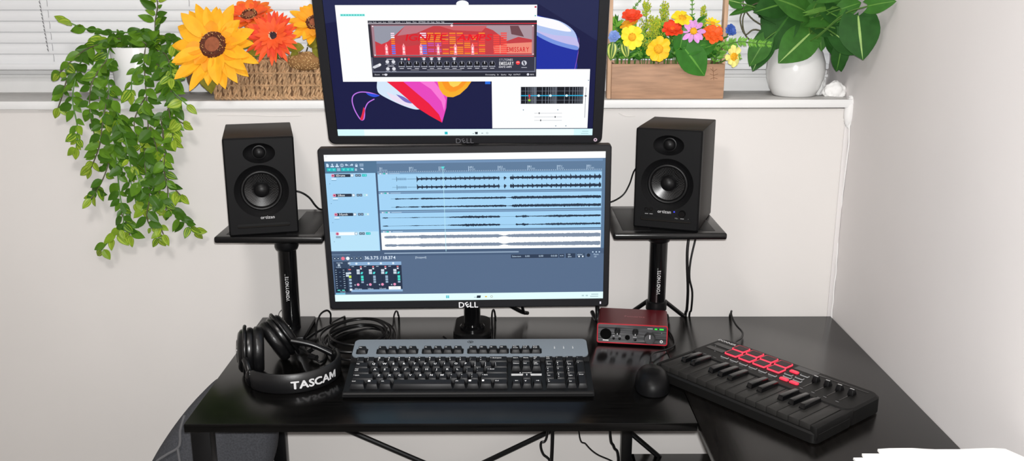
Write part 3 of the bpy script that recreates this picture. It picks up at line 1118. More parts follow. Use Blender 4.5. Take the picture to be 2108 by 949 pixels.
S.disc(890, 216, 9, (250, 210, 215)); S.disc(332, 220, 5, (250, 240, 240)); S.disc(1462, 218, 5, (250, 240, 240)); S.disc(332, 436, 5, (250, 240, 240)); S.disc(1466, 430, 5, (255, 210, 210))
S.rect(304, 452, 1484, 570, (50, 52, 68)); S.rect(322, 446, 1470, 450, (246, 70, 84))
S.up()
S.rect(304, 560, 1484, 568, (120, 124, 142)); S.rect(304, 452, 310, 568, (112, 116, 134)); S.rect(1476, 452, 1484, 568, (112, 116, 134))
S.poly([(306, 530), (312, 520), (350, 502), (366, 506), (362, 520), (320, 538)], (214, 216, 224)); S.disc(360, 508, 10, (244, 244, 248))
for x in (416, 460):
    for y in (486, 540):
        S.disc(x, y, 13, (222, 222, 230)); S.rect(x - 16, y + 16, x + 16, y + 20, (170, 172, 186))
S.rect(412, 464, 466, 469, (206, 206, 216)); S.rect(416, 516, 462, 521, (206, 206, 216))
for k in range(13):
    x = 517 + 54.5 * k
    S.disc(x, 504, 22, (16, 17, 24)); S.poly([(x - 20, 520), (x - 24, 526), (x + 24, 526), (x + 20, 520)], (196, 198, 210))
    S.ring(x, 504, 23, 2.5, (110, 114, 132))
    S.rect(x - 15, 535, x + 15, 540, (206, 206, 216))
    if k in (3, 4, 5, 7):
        S.disc(x, 466, 10, (214, 214, 222)); S.rect(x - 15, 452, x + 15, 457, (190, 192, 204))
    if k == 1:
        S.disc(x, 466, 9, (250, 60, 70)); S.disc(x - 50, 466, 8, (200, 200, 210)); S.disc(x - 26, 466, 8, (200, 200, 210))
S.up()
for k in range(13):
    x = 517 + 54.5 * k
    S.rect(x - 2, 484, x + 2, 503, (240, 240, 246))
S.rect(580, 548, 640, 551, (180, 180, 190)); S.rect(700, 548, 950, 551, (180, 180, 190))
S.text('STL', 1222, 481, 18, (150, 152, 166), bold=True, sx=0.9); S.text('TONES', 1258, 481, 18, (214, 214, 224), sx=0.8)
S.text('EMISSARY', 1222, 514, 28, (250, 250, 252), bold=True, sx=0.52)
S.text('IGNITE AMPS', 1218, 534, 14, (232, 232, 240), bold=True, shear=0.2, sx=0.78)
S.disc(1357, 496, 15, (250, 60, 66)); S.disc(1402, 498, 19, (206, 208, 218)); S.rect(1382, 530, 1422, 535, (180, 182, 194))
S.up()
S.rect(1346, 489, 1368, 494, (255, 190, 190)); S.poly([(1392, 486), (1402, 482), (1410, 512), (1400, 514)], (60, 62, 78))
S.text('Zoom    INPUT', 316, 590, 11, (224, 224, 232)); S.disc(398, 586, 9, (220, 220, 230))
S.text('Oversampling   2x    Quality    High   OUTPUT', 1120, 592, 11, (224, 224, 232), sx=0.84); S.disc(1430, 586, 9, (220, 220, 230)); S.text('100%', 1446, 592, 11, (224, 224, 232))
# second window, its contents
S.up()
S.rect(1378, 684, 1838, 820, (14, 18, 26))
S.up()
for dec, (a, c_) in enumerate(((1378, 1490), (1490, 1640), (1640, 1838))):
    for k in range(1, 10):
        x = a + (c_ - a) * math.log10(k + (0.01 if k == 1 else 0))
        S.rect(x, 686, x + 2.4, 818, (150, 158, 172))
for y in (716, 790):
    S.rect(1380, y, 1838, y + 2, (120, 128, 142))
S.up()
S.rect(1378, 750, 1838, 758, (40, 176, 220))
S.up()
for x, c in ((1510, (210, 240, 250)), (1596, (210, 240, 250)), (1716, (210, 240, 250))):
    S.disc(x, 754, 10, c)
S.disc(1442, 754, 8, (230, 40, 60)); S.disc(1442, 790, 9, (150, 220, 40)); S.rect(1440, 760, 1444, 788, (230, 40, 60))
for y, kx in ((895, 1512), (926, 1632), (954, 1524)):
    S.rect(1480, y, 1686, y + 2.5, (170, 174, 180)); S.rect(kx, y - 6, kx + 8, y + 8, (90, 92, 98))
S.rect(1855, 690, 1858, 934, (90, 96, 104)); S.rect(1849, 752, 1864, 762, (60, 66, 74))
for x, y in ((1392, 866), (1648, 866), (1636, 998), (1712, 998), (1866, 630)):
    S.poly([(x, y), (x + 12, y), (x + 6, y + 9)], (90, 130, 150))
# taskbar
S.rect(0, 1026, 1920, 1080, (216, 250, 255)); S.up(); S.rect(200, 1028, 1780, 1080, (240, 255, 255))
S.up()
S.rect(806, 1048, 828, 1070, (30, 190, 200)); S.rect(1016, 1062, 1028, 1066, (110, 120, 130)); S.poly([(1034, 1050), (1056, 1050), (1054, 1070), (1036, 1070)], (40, 50, 60))
S.rect(1082, 1058, 1096, 1064, (150, 160, 170)); S.ring(1126, 1060, 8, 3, (150, 160, 170))
S.rect(1842, 1044, 1890, 1050, (176, 214, 218)); S.rect(1834, 1062, 1890, 1068, (176, 214, 218))
S.b.build('screen', S.mats, upm, smooth=0)
b = MB().text('D', 0.0145, FRONT @ Matrix.Translation((-0.0130, -0.0098, 0.0024)), 0, 'c', False)
b.text('LL', 0.0145, FRONT @ Matrix.Translation((0.0090, -0.0098, 0.0024)), 0, 'c', False)
b.text('E', 0.0135, FRONT @ Matrix.Translation((-0.0030, -0.0096, 0.0024)) @ Matrix.Rotation(rad(28), 4, 'Z'), 0, 'c', False)
b.build('logo', mat('dark_silver_print', (0.10, 0.10, 0.11, 1), 0.3), upm, smooth=0)
b = MB().lathe([(0.0016, 0.0022), (0.0016, 0.0028), (0.0034, 0.0028), (0.0034, 0.0022)], 20, 0, FRONT @ Matrix.Translation((UW / 2 + 0.006, -0.0085, 0)))
b.build('power_button', glow(225, 200, 215, 0.9), upm)
# silver edge line of the upper housing
b = MB()
b.box(UW / 2 + 0.0183, UW / 2 + 0.0192, 0.004, 0.010, 0.0, UH, 0.0002)
b.box(-UW / 2 - 0.0192, -UW / 2 - 0.0183, 0.004, 0.010, 0.0, UH, 0.0002)
b.build('edge_strip', mat('silver_edge', (0.45, 0.45, 0.47, 1), 0.3, metal=0.6), upm)

# the pole both monitors hang on
ms = thing('monitor_stand', 'black desk pole on a rounded base carrying the two stacked monitors', 'monitor stand', (-0.075, -0.105, 0))
b = MB().prism([(x, y) for x, y in rrect(0.082, 0.125, 0.03, 8, -0.075, -0.082)], 0, 0.011, bev=0.003)
b.build('base', m_metal, ms, world=True)
b = MB().lathe([(0, 0.0105), (0.0265, 0.0105), (0.0265, 0.017), (0.0235, 0.021), (0.0178, 0.021), (0.0178, 0.66), (0.0155, 0.664), (0, 0.664)], 32, 0, Matrix.Translation((-0.075, -0.105, 0)))
b.build('pole', m_gloss, ms, world=True)
for zc, yb, h in ((0.285, -0.1965, 0.05), (0.575, -0.258, 0.045)):
    q = MB().box(-0.118, -0.034, yb, yb + 0.006, zc - 0.04, zc + 0.04, 0.001)
    q.box(-0.09, -0.062, yb + 0.004, -0.118, zc - 0.016, zc + 0.016, 0.003)
    q.cyl((-0.075, -0.105, zc - 0.024), (-0.075, -0.105, zc + 0.024), 0.0235, seg=28)
    q.build('monitor_arm', m_metal, ms, world=True)
# ------------------------------------------------------------------ speakers on their stands
m_spk = mat('speaker_baffle', (0.0042, 0.0042, 0.0047, 1), 0.55, spec=0.14)
m_vinyl = mat('speaker_vinyl_wrap', (0.018, 0.0155, 0.0138, 1), 0.55, spec=0.2, bump=0.12, bscale=900, stretch=(1, 1, 0.2))


def cone_material():
    m = bpy.data.materials.new('woven_cone'); m.use_nodes = True
    nt = m.node_tree; b = nt.nodes['Principled BSDF']
    tc = nt.nodes.new('ShaderNodeTexCoord')
    ck = nt.nodes.new('ShaderNodeTexChecker'); ck.inputs['Scale'].default_value = 420
    ck.inputs['Color1'].default_value = (0.002, 0.002, 0.002, 1); ck.inputs['Color2'].default_value = (0.02, 0.02, 0.021, 1)
    bp = nt.nodes.new('ShaderNodeBump'); bp.inputs['Strength'].default_value = 0.8; bp.inputs['Distance'].default_value = 0.001
    nt.links.new(tc.outputs['Object'], ck.inputs['Vector']); nt.links.new(ck.outputs['Color'], b.inputs['Base Color'])
    nt.links.new(ck.outputs['Fac'], bp.inputs['Height']); nt.links.new(bp.outputs['Normal'], b.inputs['Normal'])
    b.inputs['Roughness'].default_value = 0.3
    return m


m_cone = cone_material()


def speaker(label, loc, rz, W, H, Dp, powered):
    t = thing('monitor_speaker', label, 'speaker', loc, rz, 'desktop loudspeakers either side of the monitors')
    T = 0.016
    zt, zw = H * 0.842, H * 0.452
    MB().box(-W / 2, W / 2, T, Dp, 0, H, 0.002).build('cabinet', m_vinyl, t)
    hole_w = circ(0.0515, 48, 0, zw); hole_t = circ(0.030, 40, 0, zt, 0.0195)
    slot = rrect(0.100, 0.0085, 0.004, 4, 0, H * 0.098)
    b = MB()
    Rb = FRONT
    b.plate(rrect(W - 0.006, H - 0.006, 0.002, 3, 0, H / 2), [hole_w, hole_t, slot], 0.0, 0.003, 0, Rb)
    # chamfered rim of the baffle
    o1 = rrect(W - 0.006, H - 0.006, 0.002, 3, 0, H / 2); o2 = rrect(W, H, 0.003, 3, 0, H / 2)
    n = len(o1)
    vs = [(x, -0.003, z) for x, z in o1] + [(x, 0.0, z) for x, z in o2] + [(x, T, z) for x, z in o2]
    fs = []
    for i in range(n):
        j = (i + 1) % n
        fs += [(i, n + i, n + j, j)[::-1], (n + i, 2 * n + i, 2 * n + j, n + j)[::-1]]
    fs = [f[::-1] for f in fs]
    b.add(vs, fs)
    bf = b.build('baffle', m_spk, t, smooth=25)
    # woofer: flared bowl, rubber ring, woven cone, dust cap
    A = Matrix.Translation((0, 0, zw)) @ FRONT
    wf = MB().lathe([(0.0515, 0.003), (0.050, 0.0018), (0.0435, -0.0075), (0.0405, -0.0085)], 56, 0, A).build('woofer', m_spk, t, smooth=60)
    MB().lathe([(0.0408, -0.0085), (0.0400, -0.0040), (0.0380, -0.0018), (0.0355, -0.0016), (0.0335, -0.0038), (0.0325, -0.0085), (0.0322, -0.0095)], 56, 0, A).build('rubber_surround', m_rubber, wf, smooth=60)
    MB().lathe([(0.0325, -0.0090), (0.024, -0.0118), (0.0145, -0.0150)], 56, 0, A).build('cone', m_cone, wf, smooth=60)
    cap = [(0.0155, -0.0150), (0.0152, -0.0110)] + [(0.0150 * math.cos(a), -0.0110 + 0.0105 * math.sin(a)) for a in [rad(x) for x in range(10, 90, 10)]] + [(0, -0.0005)]
    MB().lathe(cap, 40, 0, A).build('dust_cap', m_black, wf, smooth=60)
    A = Matrix.Translation((0, 0, zt)) @ FRONT
    tw = MB()
    rows = [(1.0, 0.003), (0.985, 0.002), (0.62, -0.0065), (0.50, -0.0090)]
    vs = []; fs = []
    for i, (k, z) in enumerate(rows):
        for a in range(40):
            c = 2 * PI * a / 40
            rx = 0.030 * k; ry = 0.0195 * k
            if i == 3:
                rx = ry = 0.0138
            if i == 2:
                rx, ry = 0.020, 0.0158
            vs.append((rx * math.cos(c), ry * math.sin(c), z))
    for i in range(3):
        for a in range(40):
            j = (a + 1) % 40
            fs.append((i * 40 + a, (i + 1) * 40 + a, (i + 1) * 40 + j, i * 40 + j)[::-1])
    tw.add(vs, [f[::-1] for f in fs], 0, A)
    tw = tw.build('tweeter', m_spk, t, smooth=50)
    dome = [(0.0140, -0.0092), (0.0136, -0.0066), (0.0122, -0.0062)] + [(0.0118 * math.cos(a), -0.0062 + 0.0092 * math.sin(a)) for a in [rad(x) for x in range(0, 90, 10)]] + [(0, 0.0030)]
    MB().lathe(dome, 36, 0, A).build('dome', m_black, tw, smooth=60)
    MB().box(-0.050, 0.050, 0.0135, 0.0155, H * 0.098 - 0.0045, H * 0.098 + 0.0045).build('port_slot', m_rubber, t)
    lx = 0.008 if not powered else -0.003
    MB().text('ortizan', 0.0088, Matrix.Translation((lx, 0, H * 0.182)) @ FRONT @ Matrix.Translation((0, 0, 0.0032)), 0, 'c', True, sx=1.0, gap=0.06).build('logo', mat('badge_grey', (0.42, 0.42, 0.43, 1), 0.4), t, smooth=0)
    if powered:
        kz = H * 0.176
        b = MB().lathe([(0.0068, 0), (0.0066, 0.009), (0.0058, 0.0105), (0, 0.0105)], 28, 0, Matrix.Translation((0.0325, 0, kz)) @ FRONT @ Matrix.Translation((0, 0, 0.0025)))
        b.build('volume_knob', m_gloss, t, smooth=40)
        MB().lathe([(0.0016, 0.0025), (0.0014, 0.0035), (0, 0.0038)], 14, 0, Matrix.Translation((0.0165, 0, kz + 0.002)) @ FRONT).build('power_light', glow(60, 70, 255, 1.3), t, label='small blue power light')
        b = MB()
        for s_, x, z in (('VOL-', 0.0215, kz - 0.0105), ('+', 0.0445, kz - 0.0105)):
            b.text(s_, 0.003, Matrix.Translation((x, 0, z)) @ FRONT @ Matrix.Translation((0, 0, 0.0032)), 0, 'c')
        b.box(0.029, 0.036, -0.0033, -0.003, kz - 0.0112, kz - 0.0100)
        for x in (-0.041, -0.032):
            b.box(x, x + 0.0065, -0.0033, -0.003, kz - 0.0060, kz - 0.0050)
        b.build('printed_marks', m_greyprint, t, smooth=0)
        q = MB()
        for x, z in ((-0.0385, kz + 0.003), (-0.0295, kz + 0.0035)):
            q.lathe([(0.0042, 0.0028), (0.0042, 0.0036), (0.0022, 0.0036), (0.0018, 0.0010), (0, 0.0010)], 18, 0, Matrix.Translation((x, 0, z)) @ FRONT)
        q.build('front_socket', m_gloss, t, smooth=40)
    return t


spl = speaker('black loudspeaker by the trailing plant, its badge centred under the woofer', (-0.4735, -0.2335, 0.2565), rad(14.5), 0.1315, 0.1905, 0.195, False)
spr = speaker('black loudspeaker beside the wooden planter with a lit blue dot and volume knob', (0.3115, -0.2225, 0.2625), rad(-20.5), 0.128, 0.198, 0.166, True)
b = MB().tube([(-0.480, -0.034, 0.300), (-0.452, -0.018, 0.294), (-0.430, -0.020, 0.282), (-0.414, -0.028, 0.264), (-0.398, -0.040, 0.2590), (-0.362, -0.03, 0.2590)], 0.0022, 7)
b.build('cord', m_rubber, spl, world=True, smooth=60)
b = MB().tube([(0.292, -0.078, 0.362), (0.272, -0.055, 0.350), (0.262, -0.045, 0.315), (0.247, -0.045, 0.290), (0.215, -0.05, 0.275), (0.17, -0.04, 0.268)], 0.0017, 7)
b.build('cord', m_rubber, spr, world=True, smooth=60)
b = MB().tube([(0.425, -0.075, 0.305), (0.425, -0.018, 0.27), (0.419, -0.012, 0.20), (0.407, -0.020, 0.14), (0.405, -0.025, 0.10), (0.413, -0.025, 0.065), (0.415, -0.014, 0.02), (0.414, -0.0025, 0.004), (0.412, -0.0022, -0.06)], 0.0024, 7)
b.build('signal_cable', m_rubber, spr, world=True, smooth=60)
b = MB().tube([(0.408, -0.080, 0.30), (0.410, -0.018, 0.27), (0.405, -0.012, 0.215), (0.3985, -0.02, 0.17), (0.3985, -0.025, 0.13), (0.403, -0.025, 0.07), (0.405, -0.014, 0.02), (0.405, -0.0025, 0.004), (0.405, -0.0025, -0.06)], 0.0033, 7)
b.build('power_cable', m_rubber, spr, world=True, smooth=60)


def stand(label, px, py, x0, x1, zt, base):
    t = thing('speaker_stand', label, 'speaker stand', (px, py, 0), 0, 'single-pole speaker stands on the desk')
    q = MB()
    vs = [(x0, -0.253), (x1, -0.253), (x1, -0.020), (x0, -0.020)]
    q.box(x0, x1, -0.253, -0.020, zt - 0.0135, zt, 0.0045, seg=3)
    q.build('shelf', mat('stand_shelf', (0.004, 0.004, 0.0043, 1), 0.25, bump=0.05, bscale=700), t, world=True)
    # raised pads let into the shelf
    for xa in (x0 + 0.02, x1 - 0.075):
        MB().box(xa, xa + 0.055, -0.235, -0.045, zt - 0.001, zt + 0.0006, 0.0005).build('rubber_pad', m_rubber, t, world=True)
    C = Matrix.Translation((px, py, 0))
    MB().lathe([(0, zt - 0.0135), (0.045, zt - 0.0135), (0.045, zt - 0.0165), (0, zt - 0.0165)], 32, 0, C).build('mount_plate', m_metal, t, world=True)
    zb = zt - 0.0165
    MB().lathe([(0, zb), (0.0215, zb), (0.0215, zb - 0.010), (0.0250, zb - 0.014), (0.0255, zb - 0.022), (0.0245, zb - 0.026), (0.0252, zb - 0.030), (0.0250, zb - 0.044), (0.0228, zb - 0.050), (0.0205, zb - 0.052), (0.0195, zb - 0.052)], 40, 0, C).build('collar', m_black, t, world=True, smooth=50)
    MB().lathe([(0.0192, zb - 0.050), (0.0192, 0.010), (0, 0.010)], 40, 0, C).build('pole', m_gloss, t, world=True, smooth=60)
    b = MB()

    def wrap(a, bb, z_):
        th = rad(-90) + (-bb) / 0.0194
        return (px + 0.0194 * math.cos(th), py + 0.0194 * math.sin(th), 0.1055 + a)
    b.text('VONDYNOTE', 0.0100, None, 0, 'c', True, sx=0.80, gap=0.10, fn=lambda a, bb, z_: wrap(a, bb - 0.0, z_))
    b.text('TM', 0.0026, None, 0, 'l', False, fn=lambda a, bb, z_: wrap(a + 0.0290, bb + 0.0020, z_))
    b.build('lettering', m_print, t, world=True, smooth=0)
    if base == 'plate':
        MB().box(px - 0.034, px + 0.036, py - 0.055, py + 0.075, 0.0, 0.0105, 0.002).build('base', m_metal, t, world=True)
        q = MB()
        q.tube([(px - 0.020, py - 0.0, 0.052), (px - 0.0245, py - 0.004, 0.047), (px - 0.026, py - 0.004, 0.039), (px - 0.0235, py - 0.002, 0.032), (px - 0.019, py, 0.030)], 0.0009, 6)
        q.build('pin_ring', m_chrome, t, world=True)
    else:
        MB().lathe([(0, 0.0), (0.026, 0.0), (0.026, 0.006), (0.021, 0.0105), (0, 0.0105)], 32, 0, C).build('base', m_metal, t, world=True)
        MB().lathe([(0.0195, 0.060), (0.0225, 0.058), (0.0225, 0.040), (0.0195, 0.038)], 32, 0, C).build('leg_hub', m_black, t, world=True)
        for dx, dy in ((0.071, 0.045), (-0.055, 0.055)):
            MB().tube([(px + dx * 0.3, py + dy * 0.3, 0.052), (px + dx, py + dy, 0.0055)], 0.0048, 8, res=1).build('leg', m_metal, t, world=True)
    return t


stand('black pole stand with a wide top plate under the speaker by the trailing plant', -0.4650, -0.100, -0.568, -0.3565, 0.2560, 'plate')
stand('black pole stand with short splayed legs under the blue-lit speaker', 0.3275, -0.062, 0.2065, 0.4275, 0.2620, 'legs')

# ------------------------------------------------------------------ computer keyboard
m_kb = mat('keyboard_body', (0.0045, 0.0045, 0.005, 1), 0.42, spec=0.25)
m_key = mat('key_plastic', (0.0075, 0.0077, 0.0088, 1), 0.45, spec=0.25)
m_kbs = mat('keyboard_silver', rgb(124, 133, 141), 0.45, metal=0.1, bump=0.02, bscale=1200)
KW = 0.457
kb = thing('computer_keyboard', 'full-size black computer keyboard with a silver strip across its top', 'keyboard', (-0.299, -0.433, 0.0008), 0, rot=Euler((rad(11), 0, rad(0.25)), 'XYZ'))
b = MB()
side = [(0.0, 0.0), (-0.003, 0.005), (-0.0015, 0.0095), (0.004, 0.0115), (0.010, 0.0095), (0.104, 0.0085), (0.1065, 0.0165), (0.164, 0.0175), (0.168, 0.015), (0.168, 0.0)]
vs = [(0, y, z) for y, z in side] + [(KW, y, z) for y, z in side]
n = len(side)
fs = [tuple(range(n)), tuple(range(n, 2 * n))[::-1]]
for i in range(n):
    j = (i + 1) % n
    fs.append((j, i, n + i, n + j))
b.add(vs, fs)
b.tube([(0.002, 0.002, 0.0075), (KW - 0.002, 0.002, 0.0075)], 0.0048, 12, res=1)
b.build('body', m_kb, kb, smooth=30)
U = 0.01945; X0 = 0.0098
# silver strip with wells for the function keys
wells = [(0, 1), (2, 6), (6.5, 10.5), (11, 15), (15.25, 18.25)]
FY = 0.1275
holes = [rrect((c - a) * U + 0.003, 0.0205, 0.0035, 4, X0 + (a + c) / 2 * U, FY - 0.002) for a, c in wells]
b = MB().plate(rrect(KW - 0.003, 0.0605, 0.010, 6, KW / 2, 0.1370), holes, 0.0165, 0.0190)
b.build('trim_panel', m_kbs, kb, smooth=20)
b = MB()
for a, c in wells:
    b.box(X0 + a * U - 0.0012, X0 + c * U + 0.0012, FY - 0.012, FY + 0.008, 0.0172, 0.0177)
b.build('key_well', m_kb, kb, smooth=0)


def key(x, y, w, legend, z0=0.0085, h=0.0095, d=1.0, hh=1):
    x0 = X0 + x * U + 0.0006; x1 = X0 + (x + w) * U - 0.0006
    y0 = y - 0.0088; y1 = y + 0.0088 + (hh - 1) * 0.0186
    i = 0.0028
    tz = z0 + h
    vs = [(x0, y0, z0), (x1, y0, z0), (x1, y1, z0), (x0, y1, z0),
          (x0 + i, y0 + 0.0044, tz - 0.0006), (x1 - i, y0 + 0.0044, tz - 0.0006), (x1 - i, y1 - 0.0012, tz + 0.0012), (x0 + i, y1 - 0.0012, tz + 0.0012)]
    q = MB().bevelled(vs, [(3, 2, 1, 0), (4, 5, 6, 7), (0, 1, 5, 4), (1, 2, 6, 5), (2, 3, 7, 6), (3, 0, 4, 7)], 0.0007, 2)

    def put(tx, ty, sz_, s_, al='l', bold=True, sx=1.0):
        def fn(a, bb, z_):
            yy = ty + bb; k = (yy - (y0 + 0.0044)) / max(1e-6, (y1 - 0.0012 - y0 - 0.0044))
            return (tx + a, yy, tz - 0.0006 + 0.0018 * k + 0.00012)
        q.text(s_, sz_, None, 1, al, bold, sx=sx, fn=fn)
    lx = x0 + i + 0.0012; ty = y1 - 0.0012
    if legend is None:
        pass
    elif isinstance(legend, tuple):
        sz_ = 0.0032 if max(len(s_) for s_ in legend) > 1 else 0.0045
        for k, s_ in enumerate(legend):
            put(lx, ty - sz_ * 1.0 - k * sz_ * 1.25, sz_, s_, sx=0.95)
    elif len(legend) == 1 and legend.isalpha():
        put(lx + 0.0006, ty - 0.0062, 0.0064, legend, sx=1.15)
    elif legend == 'WIN':
        for a, c in ((0, 0), (0.0024, 0), (0, 0.0024), (0.0024, 0.0024)):
            q.add([(lx + a, ty - 0.0062 + c, tz + 0.0009), (lx + a + 0.0021, ty - 0.006 + c, tz + 0.0009), (lx + a + 0.0021, ty - 0.0039 + c, tz + 0.0013), (lx + a, ty - 0.0041 + c, tz + 0.0013)], [(0, 1, 2, 3)], 1)
    elif legend == 'MENU':
        q.add([(lx, ty - 0.006, tz + 0.0009), (lx + 0.004, ty - 0.006, tz + 0.0009), (lx + 0.004, ty - 0.0015, tz + 0.0014), (lx, ty - 0.0015, tz + 0.0014)], [(0, 1, 2, 3)], 1)
    elif legend in ('<-', '->', '^', 'v'):
        cx, cy, zz = (x0 + x1) / 2, y + 0.003, tz + 0.0011
        a = {'->': 0, '^': 90, '<-': 180, 'v': 270}[legend]
        R_ = Matrix.Translation((cx, cy, zz)) @ Matrix.Rotation(rad(a), 4, 'Z')
        q.add([(-0.003, -0.0005, 0), (0.001, -0.0005, 0), (0.001, 0.0005, 0), (-0.003, 0.0005, 0), (0.001, -0.0016, 0), (0.003, 0, 0), (0.001, 0.0016, 0)], [(0, 1, 2, 3), (4, 5, 6)], 1, R_)
    else:
        put(lx, ty - 0.0052, 0.0038, legend, sx=0.95)
    return q.build('key', [m_key, m_print], kb, smooth=30)


RY = [0.0985, 0.0797, 0.0609, 0.0421, 0.0233]
rows = [
    [(1, ('~', '`')), (1, ('!', '1')), (1, ('@', '2')), (1, ('#', '3')), (1, ('$', '4')), (1, ('%', '5')), (1, ('^', '6')), (1, ('&', '7')), (1, ('*', '8')), (1, ('(', '9')), (1, (')', '0')), (1, ('_', '-')), (1, ('+', '=')), (2, '<- Backspace')],
    [(1.5, 'Tab')] + [(1, c) for c in 'QWERTYUIOP'] + [(1, ('{', '[')), (1, ('}', ']')), (1.5, ('|', '\\'))],
    [(1.75, ('Caps', 'Lock'))] + [(1, c) for c in 'ASDFGHJKL'] + [(1, (':', ';')), (1, ('"', "'")), (2.25, '<- Enter')],
    [(2.25, '^ Shift')] + [(1, c) for c in 'ZXCVBNM'] + [(1, ('<', ',')), (1, ('>', '.')), (1, ('?', '/')), (2.75, '^ Shift')],
    [(1.5, 'Ctrl'), (1.25, 'WIN'), (1.25, 'Alt'), (5.75, None), (1.25, 'Alt'), (1.25, 'WIN'), (1.25, 'MENU'), (1.5, 'Ctrl')],
]
for y, r in zip(RY, rows):
    x = 0
    for w, lg in r:
        key(x, y, w, lg.replace('{', '(').replace('}', ')') if isinstance(lg, str) else (tuple(s_.replace('{', '[').replace('}', ']').replace('~', '-') for s_ in lg) if lg else None))
        x += w
for x, lg in [(0, 'Esc')] + [(2 + k, 'F%d' % (k + 1)) for k in range(4)] + [(6.5 + k, 'F%d' % (k + 5)) for k in range(4)] + [(11 + k, 'F%d' % (k + 9)) for k in range(4)] + [(15.25, ('Print', 'Screen')), (16.25, ('Scroll', 'Lock')), (17.25, ('Pause', 'Break'))]:
    key(x, FY - 0.002, 1, lg, z0=0.0165, h=0.0085)
for k, lg in enumerate(('Insert', 'Home', ('Page', 'Up'))):
    key(15.25 + k, RY[0], 1, lg)
for k, lg in enumerate(('Delete', 'End', ('Page', 'Down'))):
    key(15.25 + k, RY[1], 1, lg)
key(16.25, RY[3], 1, '^')
for k, lg in enumerate(('<-', 'v', '->')):
    key(15.25 + k, RY[4], 1, lg)
for k, lg in enumerate((('Num', 'Lock'), '/', '*', '-')):
    key(18.5 + k, RY[0], 1, (lg, '') if isinstance(lg, str) else lg)
for k, lg in enumerate((('7', 'Home'), ('8', '^'), ('9', 'PgUp'))):
    key(18.5 + k, RY[1], 1, lg)
key(21.5, RY[2], 1, ('+', ''), hh=2)
for k, lg in enumerate((('4', '<'), ('5', ''), ('6', '>'))):
    key(18.5 + k, RY[2], 1, lg)
for k, lg in enumerate((('1', 'End'), ('2', 'v'), ('3', 'PgDn'))):
    key(18.5 + k, RY[3], 1, lg)
key(21.5, RY[4], 1, 'Enter', hh=2)
key(18.5, RY[4], 2, ('0', 'Ins'))
key(20.5, RY[4], 1, ('.', 'Del'))
b = MB()
b.text('WARNING', 0.0036, Matrix.Translation((X0 + 16.78 * U, 0.0655, 0.0094)), 0, 'c', True)
b.add([(X0 + 16.05 * U, 0.0642, 0.0094), (X0 + 16.22 * U, 0.0642, 0.0094), (X0 + 16.135 * U, 0.0672, 0.0094)], [(0, 1, 2)])
for k in range(3):
    b.box(X0 + 15.28 * U, X0 + 18.2 * U, 0.0610 - 0.0022 * k, 0.0619 - 0.0022 * k, 0.0090, 0.0094)
b.build('warning_print', m_print, kb, smooth=0)
b = MB()
A = Matrix.Translation((0.2275, 0.1575, 0.0191))
for i in range(24):
    a = 2 * PI * i / 24; c = 2 * PI * (i + 1) / 24
    b.add([(0.0058 * math.cos(a), 0.0046 * math.sin(a), 0), (0.0058 * math.cos(c), 0.0046 * math.sin(c), 0), (0.0048 * math.cos(c), 0.0038 * math.sin(c), 0), (0.0048 * math.cos(a), 0.0038 * math.sin(a), 0)], [(0, 1, 2, 3)], 0, A)
b.text('hp', 0.0072, A @ Matrix.Translation((0, 0.0006, 0.0001)), 0, 'c', True, shear=0.3, gap=0.03)
b.build('logo', m_gloss, kb, smooth=0)
for k in range(3):
    x = 0.3915 + 0.0178 * k
    MB().lathe([(0.0012, 0.0188), (0.0012, 0.0194), (0, 0.0195)], 10, 0, Matrix.Translation((x, 0.1345, 0))).build('indicator_light', m_print, kb)
    MB().box(x - 0.0006, x + 0.0006, 0.1385, 0.1405, 0.0188, 0.0191).build('printed_mark', m_print, kb, smooth=0)
for x in (0.04, KW - 0.075):
    MB().box(x, x + 0.035, 0.146, 0.152, -0.0295, 0.002, 0.001, M=Matrix.Translation((0, 0, 0))).build('flip_foot', m_kb, kb)
b = MB().tube([(0.19, 0.160, -0.004), (0.20, 0.185, -0.022), (0.19, 0.24, -0.044), (0.165, 0.29, -0.053)], 0.0022, 7)
b.build('cord', m_rubber, kb, smooth=60)

# ------------------------------------------------------------------ mouse
mo = thing('computer_mouse', 'black computer mouse on the desk between the computer keyboard and red box', 'mouse', (0.272, -0.375, 0), rad(-6))
b = MB()
vs = []; fs = []
NU, NV = 28, 10
for j in range(NV + 1):
    v = j / NV
    for i in range(NU):
        a = 2 * PI * i / NU
        ca, sa = math.cos(a), math.sin(a)
        ex = abs(ca) ** 0.85 * (1 if ca > 0 else -1); ey = abs(sa) ** 0.9 * (1 if sa > 0 else -1)
        wy = 0.061 * ey
        wx = (0.0315 - 0.004 * ey) * ex
        k = math.cos(v * PI / 2) ** 0.62
        x = wx * k; y = wy * k - 0.008 * v * v
        hh = 0.036 - 0.010 * max(0, (y + 0.01) / 0.06)
        vs.append((x, y, 0.002 + hh * math.sin(v * PI / 2) ** 0.9))
for j in range(NV):
    for i in range(NU):
        k = (i + 1) % NU
        fs.append((j * NU + i, j * NU + k, (j + 1) * NU + k, (j + 1) * NU + i))
fs.append(tuple(range(NU))[::-1])
b.add(vs, fs)
b.build('shell', mat('mouse_plastic', (0.004, 0.004, 0.0044, 1), 0.42, spec=0.14), mo, smooth=60)
MB().cyl((-0.0035, 0.036, 0.0225), (0.0035, 0.036, 0.0225), 0.0095, seg=24).build('scroll_wheel', m_rubber, mo)
b = MB()
b.tube([(0, 0.004, 0.0393), (0, 0.015, 0.0372), (0, 0.026, 0.0342)], 0.0006, 5)
b.build('button_seam', m_gloss, mo)
for y in (-0.035, 0.04):
    MB().box(-0.012, 0.012, y - 0.005, y + 0.005, 0, 0.003, 0.001).build('glide_pad', m_rubber, mo)
